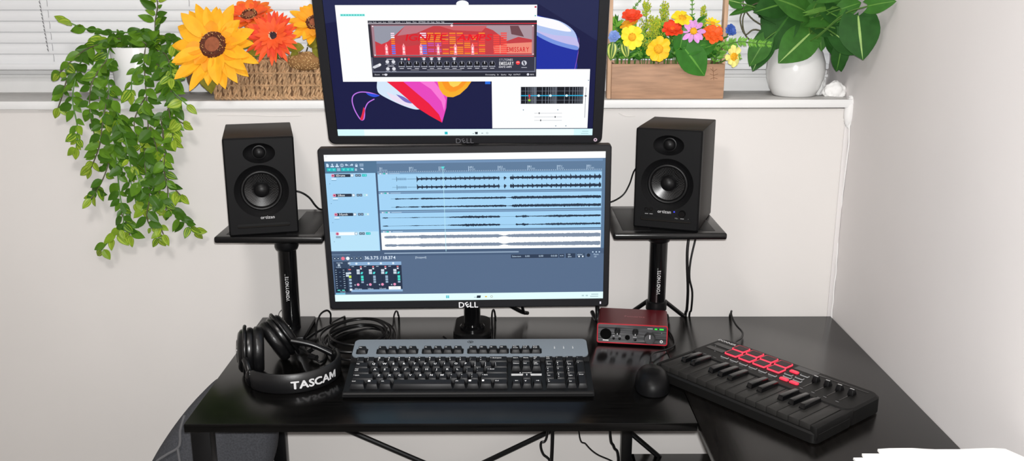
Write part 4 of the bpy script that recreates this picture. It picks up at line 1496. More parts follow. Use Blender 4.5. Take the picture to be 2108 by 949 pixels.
b = MB().tube([(0.278, -0.318, 0.012), (0.281, -0.300, 0.022), (0.287, -0.275, 0.020), (0.300, -0.240, 0.010), (0.325, -0.213, 0.004), (0.347, -0.185, 0.003), (0.352, -0.14, 0.003), (0.350, -0.085, 0.003), (0.362, -0.030, 0.004), (0.363, -0.0022, 0.002), (0.363, -0.0022, -0.05)], 0.0019, 7)
b.build('cord', m_rubber, mo, world=True, smooth=60)

# ------------------------------------------------------------------ red audio interface
ai = thing('audio_interface', 'red metal audio interface box with a black front panel and knobs', 'audio interface', (0.260, -0.178, 0.0), rad(-8.5))
m_red = mat('red_anodised', rgb(104, 20, 30), 0.38, metal=0.3, bump=0.02, bscale=1200)
m_redrim = mat('red_rim', rgb(186, 38, 52), 0.4)
AW, AH, AD = 0.1455, 0.0435, 0.094
Z0 = 0.0035
b = MB()
b.prism([(x, y) for x, y in rrect(AW, AH, 0.0045, 5, 0, Z0 + AH / 2)], -AD, 0.0, 0, FRONT)
# red rim round the front
b.plate(rrect(AW, AH, 0.0045, 5, 0, Z0 + AH / 2), [rrect(AW - 0.004, AH - 0.004, 0.0035, 5, 0, Z0 + AH / 2)], 0.0, 0.0022, 1, FRONT)
b.build('case', [m_red, m_redrim], ai, smooth=40)
fp = bpy.data.materials.new('brushed_front'); fp.use_nodes = True
nt = fp.node_tree; bb = nt.nodes['Principled BSDF']
tc = nt.nodes.new('ShaderNodeTexCoord'); mp = nt.nodes.new('ShaderNodeMapping'); mp.inputs['Scale'].default_value = (12, 1, 900)
nz = nt.nodes.new('ShaderNodeTexNoise'); nz.inputs['Scale'].default_value = 1.0; nz.inputs['Detail'].default_value = 2
cr = nt.nodes.new('ShaderNodeValToRGB'); cr.color_ramp.elements[0].position = 0.38; cr.color_ramp.elements[1].position = 0.62
cr.color_ramp.elements[0].color = (0.02, 0.02, 0.022, 1); cr.color_ramp.elements[1].color = (0.16, 0.16, 0.165, 1)
nt.links.new(tc.outputs['Object'], mp.inputs['Vector']); nt.links.new(mp.outputs['Vector'], nz.inputs['Vector'])
nt.links.new(nz.outputs['Fac'], cr.inputs['Fac']); nt.links.new(cr.outputs['Color'], bb.inputs['Base Color'])
bb.inputs['Metallic'].default_value = 0.7; bb.inputs['Roughness'].default_value = 0.42
m_hole = mat('dark_socket', (0.002, 0.002, 0.002, 1), 0.7, spec=0.05)
pan = MB().prism(rrect(AW - 0.0042, AH - 0.0042, 0.0034, 5, 0, Z0 + AH / 2), 0.0002, 0.0012, 0, FRONT).build('front_panel', fp, ai, smooth=30)


def PX(x, z):
    return Matrix.Translation((x, 0, z)) @ FRONT @ Matrix.Translation((0, 0, 0.0012))


MB().lathe([(0.0118, 0), (0.0118, 0.0012), (0.0108, 0.0016), (0.0098, 0.0016), (0.0092, 0.0004), (0, 0.0004)], 32, 0, PX(-0.0545, 0.0235)).build('combo_socket', m_hole, ai)
for x in (-0.0305, 0.0065):
    MB().lathe([(0.0062, 0), (0.0058, 0.0095), (0.005, 0.0105), (0, 0.0105)], 26, 0, PX(x, 0.0315)).build('gain_knob', m_black, ai)
    MB().box(x - 0.0006, x + 0.0006, -0.0124, -0.0114, 0.0265, 0.0300, M=None).build('pointer', m_print, ai)
for x, z, r in ((-0.038, 0.0145, 0.0028), (-0.0255, 0.0145, 0.0028), (0.0065, 0.0135, 0.0030)):
    MB().lathe([(r, 0), (r, 0.0012), (r * .7, 0.0016), (0, 0.0016)], 18, 0, PX(x, z)).build('push_switch', m_gloss, ai)
MB().lathe([(0.0052, 0), (0.0052, 0.0012), (0.0036, 0.0012), (0.0032, 0.0003), (0, 0.0003)], 22, 0, PX(-0.0095, 0.0175)).build('jack_socket', m_hole, ai)
kn = MB().lathe([(0.0115, 0), (0.0112, 0.0115), (0.0105, 0.0125), (0, 0.0128)], 40, 0, PX(0.0365, 0.0205)).build('output_knob', mat('brushed_knob', (0.09, 0.09, 0.093, 1), 0.4, metal=0.8), ai, smooth=40)
b = MB().box(-0.0009, 0.0009, 0.001, 0.0095, 0.0128, 0.0132, M=PX(0.0365, 0.0205))
b.build('pointer', m_print, kn, smooth=0)
for x, w in ((0.0485, 0.0055), (0.0600, 0.0090)):
    MB().box(x - w / 2, x + w / 2, -0.0016, -0.0010, 0.0372, 0.0402, 0.0005).build('status_light', glow(40, 240, 60, 1.1), ai, label='lit green status light')
b = MB()
b.box(0.031, 0.042, -0.0014, -0.0011, 0.0388, 0.0396); b.box(0.002, 0.0095, -0.0014, -0.0011, 0.0185, 0.0192)
b.box(-0.0605, -0.0485, -0.0014, -0.0011, 0.0085, 0.0105)
for x in (-0.038, -0.0255):
    b.box(x - 0.002, x + 0.002, -0.0014, -0.0011, 0.0195, 0.0203)
b.lathe([(0.0032, 0), (0.0032, 0.0003), (0.0016, 0.0003), (0.0016, 0)], 18, 0, PX(0.0605, 0.0120))
b.box(0.0602, 0.0608, -0.0014, -0.0011, 0.0300, 0.0318)
b.build('printed_marks', m_print, ai, smooth=0)
MB().text('Focusrite', 0.0105, Matrix.Translation((0.004, 0.046, Z0 + AH + 0.0002)), 0, 'c', False, sx=1.08).build('logo', mat('pale_red_print', rgb(196, 120, 126), 0.5), ai, smooth=0)
for x in (-0.058, 0.058):
    for y in (0.012, 0.082):
        MB().cyl((x, y, 0), (x, y, Z0 + 0.001), 0.006, seg=16).build('foot', m_rubber, ai)
b = MB().tube([(0.240, -0.082, 0.026), (0.245, -0.066, 0.022), (0.265, -0.050, 0.012), (0.290, -0.062, 0.010), (0.296, -0.048, 0.006), (0.285, -0.012, 0.004), (0.282, -0.0022, 0.0), (0.282, -0.0022, -0.05)], 0.0022, 7)
b.build('cord', m_rubber, ai, world=True, smooth=60)

# ------------------------------------------------------------------ small music keyboard
mk = thing('midi_keyboard', 'slim black music keyboard with red-lit pads on the desk\'s right wing', 'music keyboard', (0.298, -0.344, 0.0), rad(-51.1))
m_mk = mat('midi_body', (0.0062, 0.006, 0.0058, 1), 0.48, spec=0.22)
m_wk = mat('midi_key', (0.020, 0.0192, 0.0182, 1), 0.42, spec=0.3)
m_pad = mat('dark_red_pad', (0.022, 0.006, 0.008, 1), 0.5, bump=0.1, bscale=1500)
m_padlit = mat('lit_red_edge', rgb(230, 60, 80), 0.5, emit=rgb(255, 70, 95), estr=0.62)
m_btn = mat('grey_button_edge', (0.34, 0.34, 0.345, 1), 0.45)
MT = 0.033
b = MB()
b.prism([(x, y) for x, y in rrect(0.350, 0.108, 0.018, 7, 0.166, 0.135)], 0.003, MT, bev=0.004)
b.prism([(x, y) for x, y in rrect(0.350, 0.110, 0.012, 6, 0.166, 0.040)], 0.003, 0.0215, bev=0.003)
b.box(-0.0085, -0.0010, -0.012, 0.10, 0.006, MT - 0.001, 0.003); b.box(0.3265, 0.3405, -0.012, 0.10, 0.006, MT - 0.001, 0.003)
b.build('body', m_mk, mk, smooth=35)
WKW = 0.3255 / 15
for i in range(15):
    q = MB().box(i * WKW + 0.0005, (i + 1) * WKW - 0.0005, -0.008, 0.0815, 0.0205, 0.0315, 0.0012)
    q.build('note_key', m_wk, mk, smooth=30)
for i in (1, 2, 4, 5, 6, 8, 9, 11, 12, 13):
    x = i * WKW
    vs = [(x - 0.0058, 0.030, 0.0312), (x + 0.0058, 0.030, 0.0312), (x + 0.0058, 0.0815, 0.0312), (x - 0.0058, 0.0815, 0.0312),
          (x - 0.0046, 0.0335, 0.0405), (x + 0.0046, 0.0335, 0.0405), (x + 0.0046, 0.0815, 0.0385), (x - 0.0046, 0.0815, 0.0385)]
    q = MB().bevelled(vs, [(3, 2, 1, 0), (4, 5, 6, 7), (0, 1, 5, 4), (1, 2, 6, 5), (2, 3, 7, 6), (3, 0, 4, 7)], 0.0008, 2)
    q.build('raised_note_key', m_gloss, mk, smooth=30)
for r_, y in enumerate((0.1345, 0.1635)):
    for k in range(4):
        x = (0.0605, 0.0560)[r_] + 0.0325 * k
        pd = MB().prism([(a, c) for a, c in rrect(0.0275, 0.0245, 0.0025, 4, x, y)], MT - 0.001, MT + 0.0028).build('drum_pad', m_padlit, mk, label='drum pad with glowing red edges')
        MB().prism([(a, c) for a, c in rrect(0.0245, 0.0215, 0.0022, 4, x, y)], MT + 0.002, MT + 0.0036, bev=0.0006).build('pad_top', m_pad, pd)


def button(x, y, w, h, lit=False):
    if lit:
        MB().prism([(a, c) for a, c in rrect(w, h, 0.0028, 4, x, y)], MT - 0.001, MT + 0.0026, bev=0.0008).build('lit_button', mat('lit_red_button', rgb(240, 40, 60), 0.4, emit=rgb(255, 45, 70), estr=1.0), mk, label='red-lit button')
    else:
        e = MB().prism([(a, c) for a, c in rrect(w, h, 0.0010, 3, x, y)], MT - 0.001, MT + 0.0014).build('button', m_btn, mk, smooth=30)
        MB().prism([(a, c) for a, c in rrect(w - 0.0022, h - 0.0022, 0.0008, 3, x, y + 0.0004)], MT + 0.001, MT + 0.0021, bev=0.0003).build('button_top', m_mk, e)


for k in range(6):
    button(0.060 + 0.0218 * k, 0.1075, 0.0165, 0.0062)
button(0.1865, 0.1500, 0.0175, 0.0088, True); button(0.1935, 0.1080, 0.0175, 0.0085, True); button(0.2145, 0.1080, 0.0175, 0.0085, True)
for x, y in ((0.2085, 0.1505), (0.1860, 0.1330), (0.2085, 0.1340), (0.2125, 0.1215), (0.1915, 0.1215)):
    button(x, y, 0.0165, 0.0070)
for k in range(4):
    x = 0.2345 + 0.0238 * k
    MB().box(x - 0.0011, x + 0.0011, 0.106, 0.160, MT - 0.0005, MT + 0.0004).build('fader_slot', m_gloss, mk, smooth=0)
    q = MB().bevelled([(x - 0.0055, 0.1395, MT), (x + 0.0055, 0.1395, MT), (x + 0.0055, 0.1535, MT), (x - 0.0055, 0.1535, MT), (x - 0.0042, 0.1425, MT + 0.010), (x + 0.0042, 0.1425, MT + 0.010), (x + 0.0042, 0.1505, MT + 0.010), (x - 0.0042, 0.1505, MT + 0.010)],
                      [(3, 2, 1, 0), (4, 5, 6, 7), (0, 1, 5, 4), (1, 2, 6, 5), (2, 3, 7, 6), (3, 0, 4, 7)], 0.001, 2)
    fd = q.build('fader', m_black, mk, smooth=30)
    MB().box(x - 0.0040, x + 0.0040, 0.1458, 0.1468, MT + 0.0099, MT + 0.0103).build('fader_line', m_print, fd, smooth=0)
b = MB()
for k in range(4):
    x = 0.2345 + 0.0238 * k
    b.box(x - 0.003, x + 0.003, 0.1000, 0.1008, MT, MT + 0.0002)
for k in range(3):
    b.box(0.02 + 0.012 * k, 0.027 + 0.012 * k, 0.0925, 0.0930, MT, MT + 0.0002)
for k in range(6):
    b.box(0.056 + 0.0218 * k, 0.064 + 0.0218 * k, 0.1000, 0.1006, MT, MT + 0.0002)
b.box(0.010, 0.012, 0.140, 0.1415, MT, MT + 0.0003); b.box(0.026, 0.028, 0.118, 0.1193, MT, MT + 0.0003)
b.build('printed_marks', m_greyprint, mk, smooth=0)
for y in (0.128, 0.152):
    MB().prism([(a, c) for a, c in rrect(0.040, 0.014, 0.002, 3, 0.0225, y)], MT - 0.0005, MT + 0.0007).build('touch_strip', m_gloss, mk)
MB().box(0.222, 0.322, 0.1715, 0.1755, MT - 0.0005, MT + 0.0004).build('back_groove', m_gloss, mk, smooth=0)
MB().prism([(a, c) for a, c in rrect(0.046, 0.017, 0.002, 3, 0.198, 0.1735)], MT - 0.0005, MT + 0.0005).build('display_window', mat('grey_window', (0.03, 0.03, 0.031, 1), 0.3), mk)
MB().text('DONNER', 0.0092, Matrix.Translation((0.0145, 0.1735, MT + 0.0003)), 0, 'c', True, sx=1.1, gap=0.1).build('logo', m_print, mk, smooth=0)
for x in (0.02, 0.312):
    for y in (0.0, 0.165):
        MB().cyl((x, y, 0), (x, y, 0.0045), 0.008, seg=16).build('foot', m_rubber, mk)
b = MB().tube([(0.452, -0.245, 0.018), (0.462, -0.222, 0.017), (0.474, -0.190, 0.013), (0.495, -0.152, 0.006), (0.506, -0.118, 0.005), (0.499, -0.088, 0.011), (0.496, -0.060, 0.020), (0.4985, -0.042, 0.025), (0.503, -0.028, 0.021), (0.505, -0.012, 0.010), (0.506, -0.0024, -0.002), (0.506, -0.0022, -0.05)], 0.0022, 7)
b.build('cord', m_rubber, mk, world=True, smooth=60)

# ------------------------------------------------------------------ headphones
hp = thing('headphones', 'black over-ear headphones lying on their wide headband, cups folded in', 'headphones', (-0.425, -0.33, 0))
m_hp = mat('headphone_plastic', (0.0035, 0.0035, 0.004, 1), 0.30, bump=0.02, bscale=900)
m_band = mat('headband_vinyl', (0.0068, 0.0068, 0.0075, 1), 0.40, bump=0.12, bscale=700)
m_ear = mat('ear_pad_leather', (0.004, 0.004, 0.0045, 1), 0.36, bump=0.35, bscale=260)
HC = Vector((-0.4135, -0.325, 0)); HR = 0.0915


def band_pt(th, r=None):
    r = HR if r is None else r
    return HC + Vector((r * math.cos(th), 0.985 * r * math.sin(th), 0))


def strip(t0, t1, r0, r1, z0, z1, n=40, crown=0.002):
    q = MB(); vs = []; fs = []
    for i in range(n + 1):
        th = rad(t0 + (t1 - t0) * i / n)
        e = min(1, min(i, n - i) / 3 + 0.75)
        zc = (z0 + z1) / 2; hh = (z1 - z0) / 2 * e
        ring = [(r0, zc - hh + 0.002), (r0 + 0.002, zc - hh), (r1 - 0.002, zc - hh), (r1, zc - hh + 0.002), (r1 + crown, zc), (r1, zc + hh - 0.002), (r1 - 0.002, zc + hh), (r0 + 0.002, zc + hh), (r0, zc + hh - 0.002)]
        for r, z in ring:
            p = band_pt(th, r); vs.append((p.x, p.y, z))
    K = 9
    for i in range(n):
        for k in range(K):
            j = (k + 1) % K
            fs.append((i * K + k, (i + 1) * K + k, (i + 1) * K + j, i * K + j))
    fs.append(tuple(range(K))); fs.append(tuple(range(n * K, n * K + K))[::-1])
    return q.add(vs, fs)


hb = strip(-135, 32, HR - 0.006, HR, 0.0005, 0.0385).build('headband', m_band, hp, world=True, smooth=40)
b = MB()


def hwrap(a, bb, z_):
    th = rad(-79) + a / (HR + 0.0022)
    p = band_pt(th, HR + 0.0026)
    return (p.x, p.y, 0.0110 + bb)


for da, db in ((0, 0), (0.0006, 0.0002), (-0.0006, 0.0004), (0.0003, -0.0004)):
    b.text('TASCAM', 0.0205, None, 0, 'l', True, sx=1.16, gap=0.05, fn=lambda a, bb, z_: hwrap(a + da, bb + db, z_))
b.build('lettering', mat('silver_lettering', (0.62, 0.62, 0.63, 1), 0.35), hb, world=True, smooth=0)
# yokes and cups
def cup(c, ax, r, t0, t1):
    """c centre, ax pointing from the outer shell to the ear pad"""
    ax = Vector(ax).normalized()
    up_ = Vector((0, 0, 1)); xx = up_.cross(ax).normalized(); yy = ax.cross(xx)
    M = Matrix((xx, yy, ax)).transposed().to_4x4(); M.translation = Vector(c)
    sh = MB().lathe([(0, -0.028), (0.55 * r, -0.028), (0.80 * r, -0.0265), (0.93 * r, -0.022), (0.96 * r, -0.016), (0.90 * r, -0.0145), (0.90 * r, -0.011), (1.0 * r, -0.009), (1.02 * r, -0.004), (0.98 * r, 0.0), (0.94 * r, 0.001), (0, 0.001)], 48, 0, M, sx=0.9).build('ear_cup', m_hp, hp, world=True, smooth=40)
    MB().lathe([(0.5 * r, -0.0282), (0.5 * r, -0.0292), (0.42 * r, -0.0292), (0.42 * r, -0.0282)], 40, 0, M, sx=0.9).build('trim_ring', m_gloss, sh, world=True)
    pr = [(0.94 * r, 0.001), (1.03 * r, 0.004), (1.05 * r, 0.010), (1.0 * r, 0.017), (0.88 * r, 0.021), (0.72 * r, 0.020), (0.60 * r, 0.014), (0.56 * r, 0.004), (0.56 * r, 0.0)]
    pd = MB().lathe(pr, 60, 0, M, sx=0.9)
    rr = random.Random(3)
    for i in range(len(pd.v)):
        k = (i % 60)
        f = 1 + 0.008 * math.sin(k * 2.1) * math.sin(i * 1.7)
        v = Vector(pd.v[i]) - Vector(c)
        pd.v[i] = tuple(Vector(c) + v * f)
    pd.build('ear_pad', m_ear, hp, world=True, smooth=60)
    MB().lathe([(0.57 * r, 0.003), (0, 0.003)], 40, 0, M, sx=0.9).build('mesh_liner', mat('speaker_cloth', (0.01, 0.01, 0.01, 1), 0.9, bump=0.5, bscale=1500), hp, world=True)
    return M


c1 = (-0.491, -0.312, 0.0455); a1 = (0.97, 0.24, -0.04)
c2 = (-0.456, -0.250, 0.0465); a2 = (-0.74, -0.42, -0.46)
M1 = cup(c1, a1, 0.0445, 0, 0); M2 = cup(c2, a2, 0.0445, 0, 0)
for Mx, th, sgn in ((M1, -137, 1), (M2, 33, -1)):
    p = band_pt(rad(th), HR - 0.003)
    rr = 0.0475
    arc = []
    for i in range(13):
        a = rad(-100 + 200 * i / 12) + (PI if sgn > 0 else 0) + (rad(0))
        arc.append(Mx @ Vector((rr * 0.93 * math.cos(a), rr * math.sin(a), -0.014)))
    q = MB().tube(arc, 0.0036, 8, res=2)
    mid = arc[6]
    q.tube([mid, (mid + Vector((p.x, p.y, 0.02))) / 2 + Vector((0, 0, 0.006)), (p.x, p.y, 0.020)], 0.0058, 10, res=6)
    q.build('yoke', m_hp, hp, world=True, smooth=50)
    MB().ellipsoid((p.x, p.y, 0.020), 0.009, 0.009, 0.017, 16, 10).build('hinge', m_gloss, hp, world=True, smooth=60)
b = MB()
b.cyl((-0.400, -0.232, 0.012), (-0.388, -0.243, 0.022), 0.0055, 0.0045, 16)
b.cyl((-0.396, -0.252, 0.0082), (-0.380, -0.262, 0.0085), 0.006, 0.006, 16)
b.build('plug', mat('shiny_plug', (0.05, 0.05, 0.052, 1), 0.2, metal=0.8), hp, world=True, label='small shiny jack adapter on the headphone cord')
b = MB().tube([(-0.437, -0.20, 0.010), (-0.41, -0.215, 0.004), (-0.385, -0.258, 0.008), (-0.372, -0.272, 0.004), (-0.365, -0.25, 0.003), (-0.372, -0.20, 0.003), (-0.36, -0.14, 0.003), (-0.33, -0.105, 0.004), (-0.295, -0.09, 0.005), (-0.262, -0.11, 0.006)], 0.0022, 8)
b.build('cord', m_rubber, hp, world=True, smooth=60)

# ------------------------------------------------------------------ loose cables on the desk
m_cab = mat('cable_jacket', (0.0045, 0.0045, 0.005, 1), 0.30)


def cable(pts, r, label, group=None, nm='cable'):
    t = MB().tube(pts, r, 8, res=7).build(nm, m_cab, None, smooth=60)
    lift(t)
    return tag(t, label, 'cable', group)


rn = random.Random(21)
pts = []
turns = 5
for i in range(turns * 14):
    th = 2 * PI * i / 14 + 0.6
    tr = i / 14
    k = 1 + 0.10 * math.sin(tr * 2.3)
    pts.append((-0.315 + 0.064 * k * math.cos(th) + 0.006 * math.sin(tr * 3), -0.168 + 0.088 * k * math.sin(th) + 0.006 * math.cos(tr * 4), 0.0035 + 0.0052 * tr + 0.002 * math.sin(th * 2)))
cable(pts, 0.0026, 'black cable coiled in loose loops behind the keyboard\'s left end', nm='coiled_cable')
cable([(-0.425, -0.150, 0.004), (-0.405, -0.105, 0.006), (-0.37, -0.062, 0.008), (-0.325, -0.040, 0.010), (-0.285, -0.045, 0.008), (-0.255, -0.075, 0.005), (-0.240, -0.12, 0.004), (-0.238, -0.165, 0.004), (-0.250, -0.21, 0.004)], 0.0028, 'black cable sweeping in one wide arc from the stand round the coiled cable')
cable([(-0.406, -0.150, 0.003), (-0.407, -0.135, 0.004), (-0.409, -0.118, 0.012), (-0.409, -0.102, 0.026), (-0.404, -0.085, 0.038), (-0.394, -0.070, 0.040), (-0.388, -0.062, 0.030), (-0.389, -0.060, 0.016), (-0.390, -0.058, 0.0045), (-0.385, -0.040, 0.003), (-0.370, -0.012, 0.003), (-0.368, -0.0022, -0.004), (-0.368, -0.0022, -0.05)], 0.0019, 'thin black cable arching up beside the stand near the headphones')
cable([(-0.251, -0.070, 0.003), (-0.2515, -0.055, 0.006), (-0.2515, -0.042, 0.016), (-0.249, -0.030, 0.0225), (-0.246, -0.020, 0.018), (-0.2455, -0.012, 0.006), (-0.2455, -0.0022, 0.0), (-0.2455, -0.0022, -0.05)], 0.0019, 'thin black cable looping over the back edge behind the coiled cable')
cable([(-0.030, -0.150, 0.003), (-0.031, -0.12, 0.0032), (-0.0325, -0.095, 0.014), (-0.0330, -0.075, 0.032), (-0.0305, -0.063, 0.038), (-0.0275, -0.055, 0.030), (-0.0255, -0.045, 0.006), (-0.026, -0.015, 0.003), (-0.026, -0.0022, -0.004), (-0.026, -0.0022, -0.05)], 0.0020, 'thin black cable looping up right beside the monitor pole')
# cables hanging below the desk
G = 'cables hanging below the desk'
cable([(0.098, -0.062, -0.036), (0.092, -0.062, -0.255), (0.077, -0.062, -0.285), (0.082, -0.062, -0.312), (0.100, -0.062, -0.335), (0.12, -0.06, -0.42), (0.12, -0.03, -0.60)], 0.0030, 'black cable bowing outwards below the desk, beside a straight one')
cable([(0.104, -0.070, -0.036), (0.103, -0.070, -0.25), (0.101, -0.070, -0.34), (0.10, -0.06, -0.45), (0.11, -0.02, -0.68)], 0.0042, 'thick straight black cable hanging below the desk')
cable([(0.150, -0.062, -0.036), (0.163, -0.062, -0.255), (0.180, -0.062, -0.288), (0.205, -0.062, -0.313), (0.248, -0.062, -0.336), (0.30, -0.07, -0.38), (0.31, -0.06, -0.60)], 0.0018, 'thin black cable sagging sideways towards the desk leg')
cable([(0.226, -0.062, -0.036), (0.234, -0.062, -0.255), (0.244, -0.062, -0.295), (0.256, -0.062, -0.34), (0.256, -0.07, -0.60)], 0.0033, 'black cable slanting down just in front of the middle desk leg')
cable([(0.4665, -0.32, -0.05), (0.460, -0.31, -0.245), (0.452, -0.31, -0.29), (0.446, -0.305, -0.345 + 0.018)], 0.0028, 'short black cable dropping to the lower shelf of the desk')
# ------------------------------------------------------------------ trailing plant in the white pot
rn = random.Random(31)
SZ = 0.490


def leafmat(name, c, rough=0.38, var=0.15):
    return mat(name, c, rough, var=var, vscale=60, spec=0.18)


g_dark = leafmat('leaf_dark_green', rgb(60, 98, 24)); g_mid = leafmat('leaf_mid_green', rgb(86, 126, 32)); g_lime = leafmat('leaf_lime', rgb(122, 152, 40))
g_yel = leafmat('leaf_yellow_green', rgb(156, 176, 62)); g_stem = mat('brown_green_stem', rgb(86, 84, 60), 0.6)
g_stem2 = mat('green_stem', rgb(84, 128, 52), 0.5)
PC = (-0.800, 0.050)
pot = MB().lathe([(0, 0.0), (0.044, 0.0), (0.047, 0.002), (0.053, 0.108), (0.0525, 0.110), (0.050, 0.109), (0.046, 0.09), (0, 0.088)], 40, 0, Matrix.Translation((PC[0], PC[1], sz(PC[0])))).build('plant_pot', mat('white_ceramic', (0.82, 0.825, 0.82, 1), 0.3), None, smooth=45)
lift(pot)
tag(pot, 'plain white plant pot on the sill under the trailing vines', 'plant pot')
vine = thing('trailing_plant', 'trailing green vine plant spilling from the white pot down below the sill', 'plant', (PC[0], PC[1], SZ + 0.09))
VINES = [
    [(-0.802,0.014,0.612), (-0.877,0.015,0.602), (-0.896,-0.008,0.568), (-0.905,-0.032,0.520), (-0.911,-0.031,0.485), (-0.902,-0.043,0.438), (-0.909,-0.044,0.396)],
    [(-0.819,0.026,0.612), (-0.879,0.007,0.600), (-0.916,-0.010,0.571), (-0.943,-0.007,0.548)],
    [(-0.897,-0.006,0.568), (-0.922,-0.016,0.539), (-0.927,-0.034,0.510), (-0.943,-0.031,0.478)],
    [(-0.764,0.019,0.623), (-0.855,0.031,0.633), (-0.897,0.035,0.638), (-0.929,0.028,0.652)],
    [(-0.749,0.028,0.618), (-0.745,0.031,0.652), (-0.732,0.019,0.687), (-0.740,0.033,0.705)],
    [(-0.748,0.024,0.617), (-0.719,0.022,0.623), (-0.697,0.006,0.606)],
    [(-0.835,0.025,0.609), (-0.841,-0.001,0.578), (-0.832,-0.030,0.520), (-0.835,-0.026,0.438), (-0.834,-0.030,0.365), (-0.836,-0.026,0.290), (-0.830,-0.036,0.233), (-0.854,-0.028,0.202), (-0.873,-0.035,0.182), (-0.890,-0.026,0.165)],
    [(-0.833,-0.026,0.520), (-0.848,-0.042,0.450), (-0.861,-0.041,0.399), (-0.885,-0.040,0.351)],
    [(-0.837,-0.026,0.396), (-0.859,-0.035,0.337), (-0.882,-0.031,0.300), (-0.894,-0.038,0.284)],
    [(-0.832,-0.034,0.366), (-0.814,-0.036,0.345), (-0.802,-0.037,0.305), (-0.801,-0.032,0.272)],
    [(-0.765,0.018,0.607), (-0.766,0.002,0.568), (-0.756,-0.030,0.500), (-0.760,-0.026,0.438), (-0.760,-0.027,0.365), (-0.762,-0.026,0.290), (-0.762,-0.031,0.248), (-0.745,-0.041,0.205)],
    [(-0.749,0.024,0.607), (-0.727,-0.002,0.558), (-0.712,-0.030,0.500), (-0.710,-0.033,0.459), (-0.708,-0.030,0.430), (-0.704,-0.040,0.412)],
    [(-0.730,-0.010,0.548), (-0.697,-0.033,0.512), (-0.670,-0.038,0.485)],
    [(-0.749,-0.043,0.440), (-0.741,-0.027,0.365), (-0.726,-0.026,0.317), (-0.699,-0.042,0.291)],
    [(-0.760,-0.028,0.365), (-0.745,-0.036,0.292), (-0.718,-0.041,0.253), (-0.690,-0.038,0.226), (-0.680,-0.029,0.208)],
    [(-0.766,0.002,0.568), (-0.780,-0.027,0.548), (-0.786,-0.032,0.510)],
    [(-0.753,-0.043,0.501), (-0.776,-0.030,0.474), (-0.785,-0.037,0.441), (-0.778,-0.026,0.396)],
    [(-0.743,0.004,0.567), (-0.701,-0.023,0.539), (-0.701,-0.026,0.463), (-0.681,-0.038,0.445)],
    [(-0.824,-0.042,0.501), (-0.814,-0.032,0.439), (-0.802,-0.043,0.399), (-0.800,-0.040,0.346)],
    [(-0.757,-0.036,0.439), (-0.773,-0.032,0.366), (-0.766,-0.041,0.293), (-0.776,-0.043,0.240), (-0.761,-0.027,0.194)],
    [(-0.832,-0.038,0.250), (-0.826,-0.026,0.219), (-0.824,-0.026,0.199)],
    [(-0.826,-0.003,0.578), (-0.847,-0.018,0.549), (-0.850,-0.034,0.500), (-0.844,-0.031,0.449)],
    [(-0.722,0.007,0.587), (-0.705,-0.016,0.549), (-0.707,-0.032,0.490), (-0.730,-0.026,0.438), (-0.727,-0.034,0.376)],
    [(-0.729,-0.035,0.460), (-0.727,-0.030,0.397), (-0.731,-0.039,0.346), (-0.727,-0.038,0.303), (-0.740,-0.026,0.255)],
    [(-0.823,-0.034,0.449), (-0.802,-0.033,0.376), (-0.782,-0.044,0.315), (-0.780,-0.036,0.260)],
    [(-0.841,0.001,0.578), (-0.863,-0.038,0.531), (-0.877,-0.032,0.469), (-0.873,-0.031,0.418)],
    [(-0.761,0.008,0.608), (-0.798,0.026,0.619), (-0.827,0.022,0.617), (-0.865,0.025,0.615)],
    [(-0.745,0.016,0.611), (-0.726,0.025,0.615), (-0.713,0.010,0.587), (-0.700,-0.032,0.540)],
]
CEN = Vector((-0.79, -0.03, 0.38))
for vi, P in enumerate(VINES):
    top_run = vi in (3, 4, 5, 26, 27)
    start = (PC[0] + max(-0.03, min(0.03, (P[0][0] - PC[0]) * 0.5)), PC[1] + rn.uniform(-0.01, 0.01), sz(PC[0]) + 0.095)
    pts = [start] + P if P[0][2] > 0.58 else P
    pth = smoothpath(pts, 8)
    st = MB().tube(pts, 0.00135, 6, res=6).build('stem', g_stem if vi % 3 else g_stem2, vine, world=True, smooth=60)
    lv = MB()
    ln = sum((pth[i + 1] - pth[i]).length for i in range(len(pth) - 1))
    step = 0.0150; acc = 0.0; nxt = 0.012 if len(pts) > len(P) else 0.004; side = 1
    run = 0.0
    for i in range(len(pth) - 1):
        d = pth[i + 1] - pth[i]
        run += d.length
        while run > nxt:
            nxt += step * rn.uniform(0.7, 1.25)
            t = d.normalized()
            fr = run / ln
            p = pth[i + 1]
            outw = Vector((1, 0, 0)) * side
            for sgn in ((1, -1) if rn.random() < 0.62 else (1,)):
                dirv = t * rn.uniform(0.25, 0.9) + outw * sgn * rn.uniform(0.5, 1.0) + Vector((0, rn.uniform(-0.55, 0.1), rn.uniform(-0.35, 0.15)))
                nv = Vector((rn.uniform(-0.55, 0.55), -1, rn.uniform(-0.15, 0.75)))
                L = rn.uniform(0.021, 0.036); 
                if rn.random() < 0.22:
                    L *= 0.6
                tipf = fr > 0.84
                if p.z < 0.485 and p.y > -0.022 - L * 0.25:
                    dirv.y = -abs(dirv.y)
                mi = (2 if rn.random() < 0.7 else 1) if tipf else (0 if rn.random() < 0.62 else 1)
                mv = 3 if (tipf and rn.random() < 0.7) else (mi if rn.random() < 0.9 else 2)
                lv.blade(p + dirv.normalized() * 0.002, dirv, nv, L, L * rn.uniform(0.52, 0.64), 'leaf', 6, rn.uniform(0.1, 0.3), rn.uniform(-0.1, 0.35), mi, mv, rnd=rn, tip=1)
            side = -side
    # leaf at the very tip
    t = (pth[-1] - pth[-3]).normalized()
    lv.blade(pth[-1], t, (rn.uniform(-.3, .3), -1, 0.2), 0.028, 0.0155, 'leaf', 6, 0.15, 0.1, 2, 3, rnd=rn, tip=1)
    lv.build('leaves', [g_dark, g_mid, g_lime, g_yel], st, world=True, smooth=60)

